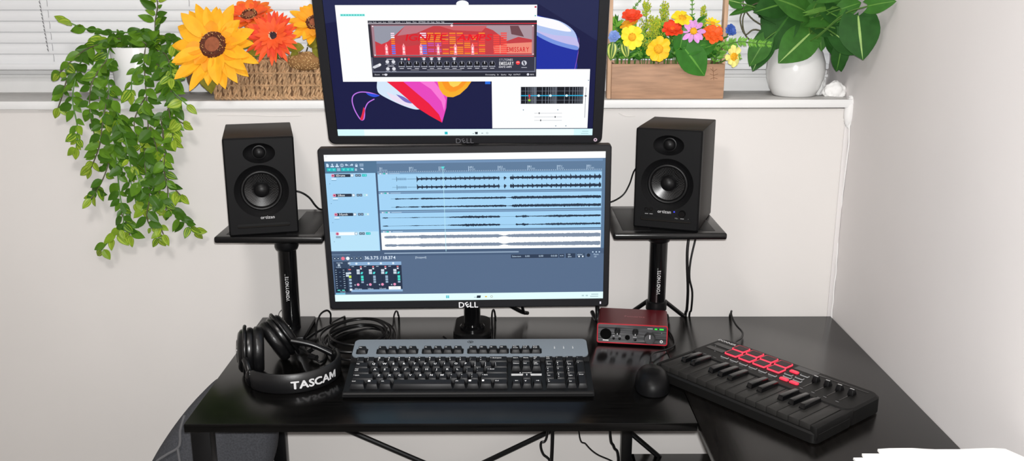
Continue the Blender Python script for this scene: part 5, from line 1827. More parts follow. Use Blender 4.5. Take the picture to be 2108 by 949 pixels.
# ------------------------------------------------------------------ woven basket with silk flowers
m_straw = mat('straw_rope', rgb(186, 150, 112), 0.75, var=0.30, vscale=90, bump=0.4, bscale=500)
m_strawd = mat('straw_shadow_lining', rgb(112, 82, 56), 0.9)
BX0, BX1, BY0, BY1, BZ0, BZ1 = -0.622, -0.335, 0.004, 0.118, sz(-0.5) + 0.001, sz(-0.5) + 0.083
bk = thing('wicker_basket', 'long woven straw basket on the sill, half hidden by the upper monitor', 'basket', ((BX0 + BX1) / 2, 0.06, BZ0))
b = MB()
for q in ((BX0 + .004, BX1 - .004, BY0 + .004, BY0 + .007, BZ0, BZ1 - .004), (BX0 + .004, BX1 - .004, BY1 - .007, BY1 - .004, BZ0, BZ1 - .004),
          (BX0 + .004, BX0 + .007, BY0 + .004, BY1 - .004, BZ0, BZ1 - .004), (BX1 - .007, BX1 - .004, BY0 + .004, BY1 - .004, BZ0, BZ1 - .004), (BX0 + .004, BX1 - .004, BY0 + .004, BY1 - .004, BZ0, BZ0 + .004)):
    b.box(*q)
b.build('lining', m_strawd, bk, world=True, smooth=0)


def twist(q, a, c, r, off, pitch, seg=5, lean=0.0, mi=0):
    a = Vector(a); c = Vector(c); ax = (c - a); L = ax.length; ax.normalize()
    u_ = ax.orthogonal().normalized(); v_ = ax.cross(u_)
    n = max(4, int(L / pitch * 7))
    ph0 = rn.uniform(0, 6)
    for st_ in (0, PI):
        pts = []
        for i in range(n + 1):
            t = i / n; th = 2 * PI * L * t / pitch + st_ + ph0
            pts.append(a + ax * (L * t) + u_ * (off * math.cos(th)) + v_ * (off * math.sin(th)) + Vector((lean * math.sin(t * PI * 3 + ph0), 0, 0)))
        q.tube(pts, r, seg, mi, res=1)


b = MB()
x = BX0 + 0.002
while x < BX1:
    twist(b, (x + rn.uniform(-.001, .001), BY0 + rn.uniform(-.0015, .0015), BZ0 + 0.003), (x + rn.uniform(-.002, .002), BY0, BZ1 - 0.002), 0.0027, 0.0024, 0.024, lean=0.0012)
    x += 0.0098
y = BY0 + 0.006
while y < BY1:
    twist(b, (BX0, y, BZ0 + 0.003), (BX0, y, BZ1 - 0.002), 0.0023, 0.0020, 0.021)
    y += 0.0088
for zz in (0.030, 0.056):
    twist(b, (BX0 - 0.001, BY0 - 0.0032, BZ0 + zz), (BX1, BY0 - 0.0032, BZ0 + zz), 0.0013, 0.0012, 0.012, 5)
    twist(b, (BX0 - 0.0032, BY0, BZ0 + zz), (BX0 - 0.0032, BY1, BZ0 + zz), 0.0017, 0.0016, 0.012, 5)
b.build('weave', m_straw, bk, world=True, smooth=60)
b = MB()
for zz in (BZ1 - 0.001, BZ0 + 0.0035):
    for a, c in (((BX0, BY0, zz), (BX1, BY0, zz)), ((BX0, BY1, zz), (BX1, BY1, zz)), ((BX0, BY0, zz), (BX0, BY1, zz)), ((BX1, BY0, zz), (BX1, BY1, zz))):
        twist(b, a, c, 0.0026, 0.0022, 0.018, 6)
b.build('rim', m_straw, bk, world=True, smooth=60)

m_sun = mat('sunflower_yellow', rgb(250, 176, 22), 0.7, var=0.10, vscale=50); m_sun2 = mat('sunflower_orange', rgb(247, 158, 18), 0.7, var=0.1, vscale=50)
m_seed = mat('seed_brown', rgb(92, 44, 26), 0.9, var=0.4, vscale=200, bump=0.6, bscale=400); m_seedl = mat('seed_tan', rgb(196, 150, 96), 0.9)
m_heart = mat('flower_heart_brown', rgb(150, 84, 54), 0.9, var=0.2, vscale=120)
m_org = mat('gerbera_orange', rgb(240, 88, 30), 0.7, var=0.12, vscale=60); m_org2 = mat('gerbera_deep', rgb(226, 62, 24), 0.7, var=0.12, vscale=60)
m_olive = leafmat('olive_leaf', rgb(128, 124, 40), 0.6, 0.3); m_brownleaf = leafmat('brown_leaf', rgb(92, 72, 52), 0.6, 0.3)


def frame(c, n):
    n = Vector(n).normalized()
    x = Vector((0, 0, 1)).cross(n)
    x = x.normalized() if x.length > 1e-3 else Vector((1, 0, 0))
    y = n.cross(x)
    M = Matrix((x, y, n)).transposed().to_4x4(); M.translation = Vector(c)
    return M


def flower(name, label, cat, c, n, R, rings, shape, pm, centre, stem_to, cup=0.25, group=None, scale=None, pw=0.42, stem_m=None, extra=None):
    t = thing(name, label, cat, (stem_to[0], stem_to[1], stem_to[2]), group=group)
    M = frame(c, n)
    q = MB()
    for ri, (cnt, rr, r0, lift_, mi) in enumerate(rings):
        for k in range(cnt):
            a = 2 * PI * (k + 0.5 * (ri % 2)) / cnt + rn.uniform(-0.10, 0.10)
            L = R * rr * rn.uniform(0.86, 1.08) * (scale(a % (2 * PI)) if scale else 1) - r0
            d = Vector((math.cos(a), math.sin(a), lift_ + rn.uniform(-0.12, 0.12)))
            base = Vector((math.cos(a) * r0, math.sin(a) * r0, 0.001 * ri))
            q.blade(M @ base, M.to_3x3() @ d, M.to_3x3() @ Vector((-d.x * lift_, -d.y * lift_, 1)), L, R * pw * rn.uniform(0.9, 1.12), shape, 10, rn.uniform(0.05, 0.35), rn.uniform(-0.05, 0.30), mi if rn.random() < 0.8 else 0, None, 0.03, rn)
    q.build('petals', pm, t, world=True, smooth=60)
    centre(M, t)
    c = Vector(c); b_ = c - Vector(n).normalized() * 0.004; e = Vector(stem_to)
    mid = (b_ + e) / 2 - Vector(n).normalized() * 0.02
    mid.y = max(mid.y, 0.02)
    MB().tube([b_, mid, e], 0.0016, 7, res=6).build('stem', stem_m or g_stem2, t, world=True, smooth=60)
    if extra:
        extra(M, t)
    return t


def seed_head(r, hh):
    def f(M, t):
        q = MB().lathe([(r, -0.002), (r * 1.02, hh * .4), (r * .85, hh), (r * .58, hh * 0.75), (0.0, hh * 0.45)], 30, 0, M)
        # inner disc is a paler heart
        q.lathe([(r * .56, hh * .76), (r * .35, hh * .80), (0, hh * .72)], 20, 1, M)
        for k in range(90):
            a = rn.uniform(0, 2 * PI); rr = r * rn.uniform(0.62, 1.0)
            z_ = hh * (0.95 if rr < r * .9 else 0.55)
            q.lathe([(0.0011, z_ - .0012), (0.0009, z_ + 0.0018), (0, z_ + 0.0022)], 5, 2 if rn.random() < .45 else 0, M @ Matrix.Translation((rr * math.cos(a), rr * math.sin(a), 0)))
        q.build('flower_head', [m_seed, m_heart, m_seedl], t, world=True, smooth=50)
    return f


def button_head(r, hh, m, fringe=None):
    def f(M, t):
        q = MB().lathe([(r, 0), (r * .95, hh * .6), (r * .6, hh), (0, hh * 1.05)], 20, 0, M)
        for k in range(26):
            a = rn.uniform(0, 2 * PI); rr = r * math.sqrt(rn.random())
            q.lathe([(r * .13, hh * .7), (r * .1, hh * 1.2), (0, hh * 1.28)], 5, 1 if fringe and rr > .6 * r else 0, M @ Matrix.Translation((rr * math.cos(a), rr * math.sin(a), 0)))
        q.build('flower_head', [m, fringe or m], t, world=True, smooth=50)
    return f


BIN = lambda x, y=0.06: (x, y, BZ0 + 0.02)
flower('sunflower', 'large yellow sunflower leaning out over the left end of the straw basket', 'flower', (-0.606, -0.030, 0.606), (-0.10, -1, 0.42), 0.100,
       [(16, 1.0, 0.016, 0.02, 0), (15, 0.90, 0.016, 0.22, 0), (11, 0.58, 0.018, 0.30, 1)], 'lance', [m_sun, m_sun2], seed_head(0.0285, 0.012), BIN(-0.575, 0.045), pw=0.31,
       scale=lambda a: 1.0 - 0.30 * max(0, 1 - abs(a - rad(42)) / rad(42)))
flower('gerbera', 'orange-red daisy-like silk flower hanging over the front of the straw basket', 'flower', (-0.487, -0.014, 0.625), (0.08, -1, 0.45), 0.060,
       [(22, 1.0, 0.008, 0.02, 0), (20, 0.84, 0.008, 0.30, 1), (17, 0.60, 0.007, 0.55, 0)], 'lance', [m_org, m_org2], button_head(0.0095, 0.004, mat('dark_heart', rgb(44, 26, 34), 0.8), mat('pale_fringe', rgb(236, 190, 150), 0.8)), BIN(-0.49), pw=0.21)
flower('gerbera', 'orange silk flower facing up at the back of the straw basket', 'flower', (-0.548, 0.045, 0.664), (-0.05, -0.7, 1), 0.054,
       [(14, 1.0, 0.012, 0.25, 0), (12, 0.8, 0.012, 0.5, 1)], 'petal', [mat('back_orange', rgb(240, 116, 28), 0.7, var=0.1), m_org], seed_head(0.018, 0.006), BIN(-0.55, 0.075), pw=0.36)
flower('gerbera', 'deep red silk flower tucked between the sunflower and the orange-red one', 'flower', (-0.535, 0.030, 0.634), (-0.2, -1, 0.5), 0.030,
       [(12, 1.0, 0.006, 0.2, 0), (10, 0.8, 0.006, 0.5, 0)], 'petal', [mat('deep_red', rgb(196, 44, 22), 0.7, var=0.15)], button_head(0.007, 0.004, m_seed), BIN(-0.54, 0.08), pw=0.34)
flower('sunflower', 'smaller yellow-orange sunflower partly hidden behind the upper monitor', 'flower', (-0.405, 0.020, 0.648), (0.1, -0.8, 0.75), 0.062,
       [(15, 1.0, 0.012, 0.12, 0), (13, 0.8, 0.012, 0.4, 1)], 'lance', [m_sun, m_sun2], seed_head(0.019, 0.008), BIN(-0.41), pw=0.36)
lf = thing('leaf_spray', 'olive and brown silk leaves below the large sunflower', 'leaf spray', BIN(-0.585, 0.05))
q = MB()
q.tube([(-0.585, 0.05, BZ0 + 0.02), (-0.600, 0.02, 0.575), (-0.640, -0.004, 0.566)], 0.0014, 6)
q.build('stem', g_stem, lf, world=True)
for i, (p, d, L, m) in enumerate((((-0.632, -0.010, 0.566), (0.12, -0.1, -1), 0.062, m_olive), ((-0.655, -0.004, 0.560), (-0.30, 0, -1), 0.050, m_brownleaf), ((-0.640, -0.006, 0.562), (-0.02, -0.06, -1), 0.046, m_olive),
                                 ((-0.565, -0.012, 0.610), (1, -0.1, 0.1), 0.045, m_olive), ((-0.545, -0.004, 0.600), (1, -0.1, -0.25), 0.045, m_olive))):
    MB().blade(p, d, (0.2, -1, 0.2), L, L * 0.62, 'leaf', 7, 0.2, 0.15, 0, wave=0.05, rnd=rn).build('leaf', m, lf, world=True, smooth=60)
lf2 = thing('leaf_spray', 'olive silk leaves to the right of the orange-red flower', 'leaf spray', BIN(-0.43, 0.06))
MB().tube([BIN(-0.43, 0.06), (-0.43, 0.03, 0.575), (-0.42, 0.005, 0.600)], 0.0014, 6).build('stem', g_stem, lf2, world=True)
for p, d, L in (((-0.425, -0.005, 0.60), (-1, -0.1, 0.05), 0.04), ((-0.42, 0.0, 0.605), (0.8, -0.1, 0.3), 0.042), ((-0.41, 0.0, 0.60), (0.9, -0.1, -0.5), 0.045), ((-0.44, -0.004, 0.595), (-0.5, -0.1, -0.8), 0.03)):
    MB().blade(p, d, (0.1, -1, 0.5), L, L * 0.55, 'leaf', 6, 0.2, 0.2, 0, wave=0.05, rnd=rn).build('leaf', m_olive, lf2, world=True, smooth=60)
ms_ = thing('dried_seed_head', 'brown seedy ball at the basket\'s front rim under the smaller sunflower', 'dried flower', (-0.425, 0.02, BZ1))
q = MB().ellipsoid((-0.425, 0.006, 0.571), 0.040, 0.020, 0.020, 22, 14)
for k in range(420):
    a = rn.uniform(0, 2 * PI); e = math.asin(rn.uniform(-0.75, 1))
    p = Vector((-0.425 + 0.040 * math.cos(e) * math.cos(a), 0.006 + 0.020 * math.cos(e) * math.sin(a), 0.571 + 0.020 * math.sin(e)))
    q.ellipsoid(p, 0.0014, 0.0014, 0.0014, 6, 4, 1 if rn.random() < .6 else 0)
q.build('seed_ball', [mat('seed_ball_dark', rgb(150, 110, 66), 0.9), mat('seed_ball_tan', rgb(206, 168, 114), 0.9)], ms_, world=True, smooth=60)
MB().tube([(-0.425, 0.012, 0.56), (-0.425, 0.05, BZ0 + 0.02)], 0.0016, 6, res=1).build('stem', g_stem, ms_, world=True)

# ------------------------------------------------------------------ wooden planter with silk flowers
def wood(name, c, stretch):
    return mat(name, c, 0.62, var=0.20, vscale=14, stretch=stretch, bump=0.25, bscale=60)


m_box = wood('planter_wood', rgb(172, 134, 106), (1, 6, 9)); m_post = wood('planter_post_wood', rgb(196, 160, 130), (9, 9, 1))
PZ = sz(0.34) + 0.0006
pl = thing('wooden_planter', 'rectangular wooden planter box with tall upright side posts on the sill', 'planter', (0.342, 0.06, PZ))
PX0, PX1, PY0, PY1, PH = 0.2225, 0.4625, 0.000, 0.110, 0.0735
MB().box(PX0, PX1, PY0, PY0 + 0.008, PZ, PZ + PH, 0.0012).build('front_board', m_box, pl, world=True)
MB().box(PX0, PX1, PY1 - 0.008, PY1, PZ, PZ + PH, 0.0012).build('back_board', m_box, pl, world=True)
for x in (PX0, PX1 - 0.008):
    MB().box(x, x + 0.008, PY0 + 0.0082, PY1 - 0.0082, PZ, PZ + PH, 0.0008).build('side_board', m_box, pl, world=True)
MB().box(PX0 + 0.0082, PX1 - 0.0082, PY0 + 0.0082, PY1 - 0.0082, PZ, PZ + 0.045).build('filling', mat('planter_foam', rgb(70, 74, 46), 0.95, bump=0.6, bscale=200), pl, world=True, smooth=0)
for x, y0, y1 in ((PX0 - 0.0085, 0.002, 0.026), (PX1 + 0.0002, 0.034, 0.056)):
    MB().box(x, x + 0.0083, y0, y1, PZ, 0.835, 0.0012).build('side_post', m_post, pl, world=True)
MB().box(PX0 - 0.0083, PX1 + 0.0083, 0.012, 0.046, 0.8352, 0.846, 0.002).build('handle_bar', m_post, pl, world=True)
# burnt twig mark on the front board
q = MB()
for a, c in (((0.437, 0.067), (0.4405, 0.040)), ((0.439, 0.058), (0.432, 0.064)), ((0.439, 0.058), (0.446, 0.063)), ((0.440, 0.050), (0.431, 0.053)), ((0.440, 0.050), (0.449, 0.053)), ((0.4403, 0.045), (0.433, 0.042)), ((0.4403, 0.045), (0.448, 0.043))):
    q.tube([(a[0], PY0 + 0.0002, PZ + a[1]), (c[0], PY0 + 0.0002, PZ + c[1])], 0.0006, 5, res=1)
q.build('twig_mark', mat('burnt_line', rgb(120, 84, 58), 0.8), pl, world=True)

PIN = lambda x, y=0.05: (x, y, PZ + 0.0455)
m_yel = mat('petal_yellow', rgb(252, 222, 36), 0.6, var=0.06, vscale=80); m_yel2 = mat('petal_golden', rgb(252, 196, 16), 0.6, var=0.06, vscale=80)
m_pale = mat('petal_pale_yellow', rgb(250, 240, 140), 0.6, var=0.06, vscale=80); m_gold = mat('heart_golden', rgb(236, 174, 28), 0.8, var=0.15, vscale=300, bump=0.4, bscale=400)
m_or = mat('petal_orange', rgb(242, 96, 24), 0.6, var=0.10, vscale=80); m_rd = mat('petal_orange_red', rgb(232, 66, 24), 0.6, var=0.10, vscale=80)
m_pk = mat('petal_lilac', rgb(216, 150, 216), 0.6, var=0.16, vscale=60); m_pk2 = mat('petal_purple', rgb(160, 70, 170), 0.6, var=0.1)
G1 = 'silk flowers in the wooden planter'


def simple(name, label, c, n, R, cnt, pm, hm, hr, pw, lift_=0.15, rings=1, shape='round', stem_x=None):
    rg = [(cnt, 1.0, hr * 0.6, lift_, 0)] + ([(cnt, 0.72, hr * 0.6, lift_ + 0.35, 0)] if rings > 1 else [])
    return flower(name, label, 'flower', c, n, R, rg, shape, pm, button_head(hr, hr * 0.55, hm), PIN(stem_x if stem_x is not None else max(0.236, min(0.448, c[0])), 0.05), group=G1, pw=pw)


simple('daisy', 'bright yellow silk flower at the planter\'s left, tilted slightly aside', (0.262, -0.012, 0.622), (-0.12, -1, 0.10), 0.0255, 8, [m_yel], m_gold, 0.0085, 0.62)
simple('daisy', 'golden yellow silk flower hanging lowest in front of the planter\'s foliage', (0.317, -0.018, 0.598), (0.02, -1, 0.05), 0.0265, 9, [m_yel2], m_gold, 0.0100, 0.62)
simple('daisy', 'golden orange-tinged silk flower behind the bright yellow one at left', (0.258, 0.012, 0.645), (-0.4, -0.5, 0.9), 0.020, 8, [mat('petal_amber', rgb(248, 178, 20), 0.6, var=0.1)], m_gold, 0.007, 0.66, 0.4)
simple('daisy', 'yellow silk flower facing up at the planter\'s top middle', (0.368, 0.004, 0.660), (0.05, -0.65, 0.85), 0.0235, 10, [m_yel], m_gold, 0.008, 0.55, 0.10)
simple('daisy', 'pale yellow silk flower jutting out past the planter\'s right post', (0.475, -0.016, 0.582), (0.55, -1, 0.05), 0.0225, 8, [m_pale, m_pale], m_gold, 0.0085, 0.62)
simple('daisy', 'pointed yellow silk flower just above the right-hand orange one', (0.436, 0.022, 0.648), (0.3, -0.6, 0.8), 0.019, 10, [m_yel], m_gold, 0.005, 0.34, 0.35, shape='petal')
simple('zinnia', 'orange-red silk flower at the planter\'s top left above the yellow ones', (0.264, 0.012, 0.664), (-0.15, -0.75, 0.75), 0.0215, 11, [m_rd, m_rd], m_org2, 0.005, 0.50, 0.25, 2)
simple('zinnia', 'orange silk flower in the middle of the planter left of the lilac one', (0.347, -0.004, 0.639), (-0.02, -0.8, 0.75), 0.0235, 11, [m_rd, m_or], m_or, 0.006, 0.50, 0.12, 2)
simple('zinnia', 'orange silk flower on the planter\'s right beside the post', (0.432, -0.004, 0.628), (0.1, -0.85, 0.6), 0.0235, 10, [m_or, m_rd], m_or, 0.006, 0.55, 0.12, 2)
simple('daisy', 'lilac and white silk daisy with a yellow heart in the planter', (0.390, -0.010, 0.634), (0.05, -1, 0.28), 0.0265, 10, [m_pk, m_pk2], m_gold, 0.0075, 0.42, 0.05, shape='petal')
m_blue = mat('petal_blue', rgb(120, 146, 206), 0.6, var=0.15); m_blue2 = mat('petal_deep_blue', rgb(62, 96, 180), 0.6, var=0.15)
for lb, c, n, mm in (('small pale blue silk blossom at the planter\'s left edge by the monitor', (0.225, -0.006, 0.623), (-0.3, -1, 0.3), m_blue), ('small deep blue silk blossom right of the planter\'s right post', (0.477, 0.030, 0.634), (0.3, -1, 0.3), m_blue2)):
    flower('blue_blossom', lb, 'flower', c, n, 0.0135, [(9, 1.0, 0.002, 0.3, 0), (7, 0.7, 0.002, 0.8, 0)], 'round', [mm], button_head(0.003, 0.003, mm), PIN(0.238 if c[0] < .3 else 0.448), pw=0.6)

# feathery plumes and other greenery
m_plume = mat('plume_yellow_green', rgb(196, 202, 52), 0.7, var=0.15, vscale=100); m_plume2 = mat('plume_lime', rgb(150, 190, 60), 0.7, var=0.15, vscale=100)
m_fern = leafmat('fern_green', rgb(110, 166, 62)); m_iv = leafmat('ivy_green', rgb(52, 110, 36)); m_iv2 = leafmat('ivy_light', rgb(92, 148, 58))


def plume(label, base, tip, w, n, m, nm='plume_sprig'):
    t = thing(nm, label, 'sprig', base)
    base = Vector(base); tip = Vector(tip); mid = (base + tip) / 2 + Vector((0, 0, 0.008))
    pth = smoothpath([base, mid, tip], 8)
    MB().tube([base, mid, tip], 0.0011, 6, res=6).build('stem', g_stem2, t, world=True)
    q = MB()
    for i in range(n):
        f = rn.uniform(0.42, 1.0)
        p = pth[min(len(pth) - 1, int(f * (len(pth) - 1)))]
        rr = w * (1.25 - f) * 1.2
        d = Vector((rn.uniform(-1, 1), rn.uniform(-1, 0.6), rn.uniform(-0.3, 1)))
        for s_ in range(3):
            for e_ in range(2):
                c = p + d.normalized() * rr * (s_ + 1) / 3 + Vector((rn.uniform(-.002, .002), rn.uniform(-.002, .002), 0.002 * s_ + rn.uniform(-.002, .002)))
                q.ellipsoid(c, 0.0011, 0.0011, 0.0017, 5, 3, 0 if rn.random() < .7 else 1)
    q.build('blossom_tuft', [m, m_plume2], t, world=True, smooth=60)


plume('yellow-green plume standing tall behind the left flowers', PIN(0.30, 0.06), (0.299, 0.045, 0.692), 0.020, 80, m_plume)
plume('broad yellow-green plume in the planter\'s middle, left of the top yellow flower', PIN(0.33, 0.065), (0.337, 0.045, 0.686), 0.024, 90, m_plume)
plume('yellow-green plume beneath the tall ones, filling the middle of the planter', PIN(0.31, 0.04), (0.312, 0.020, 0.655), 0.030, 150, m_plume)
plume('yellow-green plume leaning out over the planter\'s left post', PIN(0.245, 0.06), (0.222, 0.020, 0.662), 0.014, 60, m_plume)
plume('slim yellow-green plume standing just left of the planter\'s right post', PIN(0.42, 0.06), (0.420, 0.040, 0.680), 0.014, 70, m_plume)


def fern(label, pts, L, m, n, nm='fern_sprig', w=0.35):
    t = thing(nm, label, 'sprig', pts[0])
    MB().tube(pts, 0.0010, 6, res=6).build('stem', g_stem2, t, world=True)
    P = smoothpath(pts, 10); q = MB()
    for i in range(n):
        f = 0.18 + 0.82 * i / n
        k = min(len(P) - 2, int(f * (len(P) - 1)))
        d = (P[k + 1] - P[k]).normalized()
        sd = d.cross(Vector((0, -1, 0.2))).normalized()
        for s_ in (1, -1):
            dv = d * 0.7 + sd * s_ + Vector((0, rn.uniform(-.4, .2), 0))
            q.blade(P[k], dv, (rn.uniform(-.2, .2), -1, 0.3), L * (1.15 - 0.7 * f) * rn.uniform(.8, 1.15), L * w * (1.15 - 0.6 * f), 'leaf', 4, 0.15, 0.15, 0, rnd=rn)
    q.build('leaves', m, t, world=True, smooth=60)


fern('light green fern frond reaching right past the planter towards the vase', [PIN(0.445), (0.456, 0.02, 0.590), (0.480, -0.012, 0.612), (0.520, -0.02, 0.610), (0.553, -0.02, 0.607)], 0.016, m_fern, 26)
fern('light green fern frond drooping behind the pale yellow flower', [PIN(0.44, 0.04), (0.455, 0.01, 0.600), (0.478, -0.005, 0.600), (0.492, -0.01, 0.575)], 0.013, m_fern, 16)
fern('thin grassy sprig rising beyond the top yellow flower', [PIN(0.395, 0.07), (0.398, 0.055, 0.63), (0.3965, 0.05, 0.69), (0.392, 0.05, 0.715)], 0.010, m_fern, 14, 'grass_sprig')
fern('thin grassy sprig above the top-left orange-red flower', [PIN(0.265, 0.07), (0.268, 0.05, 0.65), (0.272, 0.045, 0.68), (0.290, 0.04, 0.702)], 0.008, m_fern, 16, 'grass_sprig')
for k in range(26):
    x = 0.236 + 0.0083 * k
    lbl = 'leafy green filler sprig low in the planter behind its front board'
    t = thing('filler_sprig', lbl, 'sprig', PIN(x, 0.055 + 0.02 * ((k * 7) % 3 - 1)), group='leafy filler sprigs in the planter')
    h = rn.uniform(0.060, 0.118)
    bx = Vector(t.location) - Vector((0, 0, D))
    pts = [bx, bx + Vector((rn.uniform(-.008, .008), -0.01, h * .5)), bx + Vector((rn.uniform(-.018, .018), rn.uniform(-.022, .004), h))]
    MB().tube(pts, 0.0010, 6, res=5).build('stem', g_stem2, t, world=True)
    P = smoothpath(pts, 8); q = MB()
    for i in range(34):
        p = P[rn.randrange(5, len(P))]
        p = Vector((p.x, p.y, max(p.z, PZ + 0.086)))
        q.blade(p, (rn.uniform(-1, 1), rn.uniform(-.7, .4), rn.uniform(-.1, 1)), (rn.uniform(-.5, .5), -1, .4), rn.uniform(.014, .026), rn.uniform(.005, .010), 'leaf', 4, .2, .2, 0 if rn.random() < .6 else 1, rnd=rn)
    q.build('leaves', [m_iv, m_fern], t, world=True, smooth=60)
iv = thing('ivy_sprig', 'broad dark green ivy leaf draped over the planter\'s front edge', 'sprig', PIN(0.38, 0.03))
MB().tube([PIN(0.38, 0.03), (0.382, 0.012, 0.585), (0.378, -0.010, 0.596)], 0.0012, 6).build('stem', g_stem2, iv, world=True)
for p, d, L, W_ in (((0.374, -0.012, 0.597), (0.62, -0.12, -0.75), 0.070, 0.062), ((0.372, -0.006, 0.600), (0.9, -0.1, 0.15), 0.050, 0.038), ((0.40, 0.004, 0.592), (0.9, -0.1, 0.35), 0.045, 0.034), ((0.365, -0.004, 0.600), (0.1, -0.2, 0.9), 0.045, 0.034)):
    MB().blade(p, d, (-0.05, -1, 0.35), L, W_, 'heart', 8, 0.12, 0.12, 0, 1, rnd=rn).build('leaf', [m_iv, m_iv2], iv, world=True, smooth=60)
vg = thing('leaf_spray', 'green leaves with yellow veins at the planter\'s left end', 'leaf spray', PIN(0.240, 0.04))
MB().tube([PIN(0.240, 0.04), (0.238, 0.02, 0.58), (0.236, 0.002, 0.592)], 0.0012, 6).build('stem', g_stem2, vg, world=True)
m_var = leafmat('veined_leaf', rgb(70, 110, 44)); m_var2 = leafmat('leaf_vein_yellow', rgb(196, 204, 104))
for p, d, L in (((0.222, -0.010, 0.613), (-0.08, -0.05, -1), 0.040), ((0.245, -0.004, 0.612), (0.28, -0.1, -1), 0.036), ((0.236, 0.0, 0.592), (0.8, -.1, .5), 0.030)):
    MB().blade(p, d, (0, -1, 0.2), L, L * 0.62, 'leaf', 8, 0.15, 0.1, 0, 1, rnd=rn, tip=1).build('leaf', [m_var, m_var2], vg, world=True, smooth=60)

# ------------------------------------------------------------------ white vase with a leafy houseplant
VC = (0.632, 0.062); VZ = sz(0.63) + 0.0003
vase = MB().lathe([(0, 0.0), (0.040, 0.0), (0.046, 0.003), (0.054, 0.018), (0.0605, 0.038), (0.0630, 0.056), (0.0615, 0.074), (0.0550, 0.094), (0.0470, 0.108), (0.0415, 0.117), (0.0405, 0.124), (0.0425, 0.130), (0.0410, 0.1315), (0.0380, 0.126), (0.0375, 0.118), (0.042, 0.105), (0, 0.10)], 56, 0,
                  Matrix.Translation((VC[0], VC[1], VZ))).build('vase', mat('white_glazed_vase', (0.80, 0.80, 0.79, 1), 0.20, coat=0.3), None, smooth=60)
lift(vase)
tag(vase, 'round glossy white vase at the right end of the sill', 'vase')
hpz = VZ + 0.103
pt = thing('leafy_houseplant', 'bushy plant with big heart-shaped dark leaves standing in the white vase', 'plant', (VC[0], VC[1], hpz))
m_pl = [leafmat('pothos_dark', rgb(38, 82, 30), 0.62), leafmat('pothos_mid', rgb(56, 106, 38), 0.6), leafmat('pothos_light', rgb(92, 138, 58), 0.5), leafmat('pothos_vein', rgb(150, 184, 106), 0.5)]
# leaf base, direction, face normal, length, width, colour, vein
LV = [
    ((0.640, 0.010, 0.628), (-0.72, -0.25, -0.62), (-0.1, -1, 0.35), 0.098, 0.082, 1, 1),
    ((0.690, 0.020, 0.640), (0.35, -0.25, -0.85), (0.15, -1, 0.25), 0.080, 0.064, 0, 3),
    ((0.752, 0.030, 0.665), (-0.05, -0.25, -1.0), (0.0, -1, 0.2), 0.092, 0.078, 0, 2),
    ((0.655, 0.030, 0.660), (0.9, -0.35, 0.30), (0.1, -1, 0.9), 0.095, 0.082, 1, 2),
    ((0.630, 0.025, 0.675), (-0.55, -0.3, 0.25), (-0.2, -1, 0.7), 0.100, 0.085, 1, 1),
    ((0.600, 0.030, 0.665), (-0.62, -0.2, -0.80), (-0.35, -1, 0.25), 0.105, 0.080, 0, 1),
    ((0.560, 0.030, 0.625), (-0.42, -0.12, -0.95), (-0.5, -1, 0.1), 0.092, 0.058, 0, 0),
    ((0.550, 0.020, 0.615), (-0.50, -0.1, -0.85), (-0.25, -1, 0.2), 0.070, 0.050, 1, 1),
    ((0.592, 0.040, 0.690), (-0.85, -0.2, -0.2), (-0.3, -1, 0.45), 0.080, 0.066, 0, 0),
    ((0.660, 0.050, 0.690), (0.2, -0.3, 0.9), (0.0, -1, 0.5), 0.085, 0.075, 1, 2),
    ((0.700, 0.055, 0.680), (0.6, -0.2, 0.6), (0.1, -1, 0.5), 0.080, 0.070, 0, 2),
    ((0.720, 0.050, 0.600), (0.25, -0.2, -1.0), (0.3, -1, 0.1), 0.062, 0.042, 0, 1),
    ((0.715, 0.030, 0.625), (0.55, -0.25, -0.55), (0.1, -1, 0.35), 0.062, 0.050, 0, 2),
    ((0.640, 0.040, 0.645), (0.10, -0.45, -0.95), (0.9, -0.8, 0.2), 0.075, 0.036, 0, 0),
    ((0.668, 0.035, 0.640), (0.05, -0.35, -0.9), (-0.3, -1, 0.3), 0.055, 0.045, 1, 2),
    ((0.620, 0.055, 0.665), (-0.1, -0.3, 0.95), (-0.2, -1, 0.4), 0.090, 0.078, 1, 1),
    ((0.740, 0.055, 0.672), (-0.5, -0.2, 0.8), (0.0, -1, 0.4), 0.070, 0.060, 1, 2),
    ((0.520, 0.045, 0.680), (-0.95, -0.1, -0.25), (0, -0.8, 0.9), 0.052, 0.020, 1, 2),
    ((0.498, 0.040, 0.690), (-0.8, -0.1, 0.2), (0, -1, 0.2), 0.036, 0.032, 1, 1),
    ((0.775, 0.040, 0.680), (0.9, -0.2, 0.35), (0.1, -1, 0.3), 0.045, 0.040, 1, 2),
    ((0.650, 0.012, 0.640), (0.75, -0.2, 0.68), (0.2, -0.6, 1.2), 0.064, 0.022, 2, 2),
    ((0.580, 0.060, 0.700), (-0.3, -0.1, 0.9), (0, -1, 0.2), 0.080, 0.070, 0, 1),
    ((0.632, 0.008, 0.670), (0.85, -0.2, 0.25), (0.0, -0.7, 1.0), 0.070, 0.020, 2, 2),
    ((0.700, 0.050, 0.648), (0.7, -0.2, -0.15), (0.0, -1, 0.2), 0.075, 0.055, 0, 0),
]
LV += [
    ((0.694, -0.112, 0.668), (0.02, -0.40, -0.92), (-0.45, -0.9, 0.15), 0.094, 0.086, 0, 3),
    ((0.694, -0.160, 0.688), (0.45, -0.60, 0.18), (-0.3, -1, 0.3), 0.056, 0.042, 1, 2),
    ((0.700, -0.018, 0.606), (-0.05, 0.05, -1.0), (-0.2, -1, 0.1), 0.064, 0.040, 0, 0),
    ((0.676, -0.050, 0.628), (0.62, -0.35, -0.50), (-0.2, -1, 0.3), 0.070, 0.056, 0, 3),
]
root = Vector((VC[0], VC[1], hpz - 0.002))
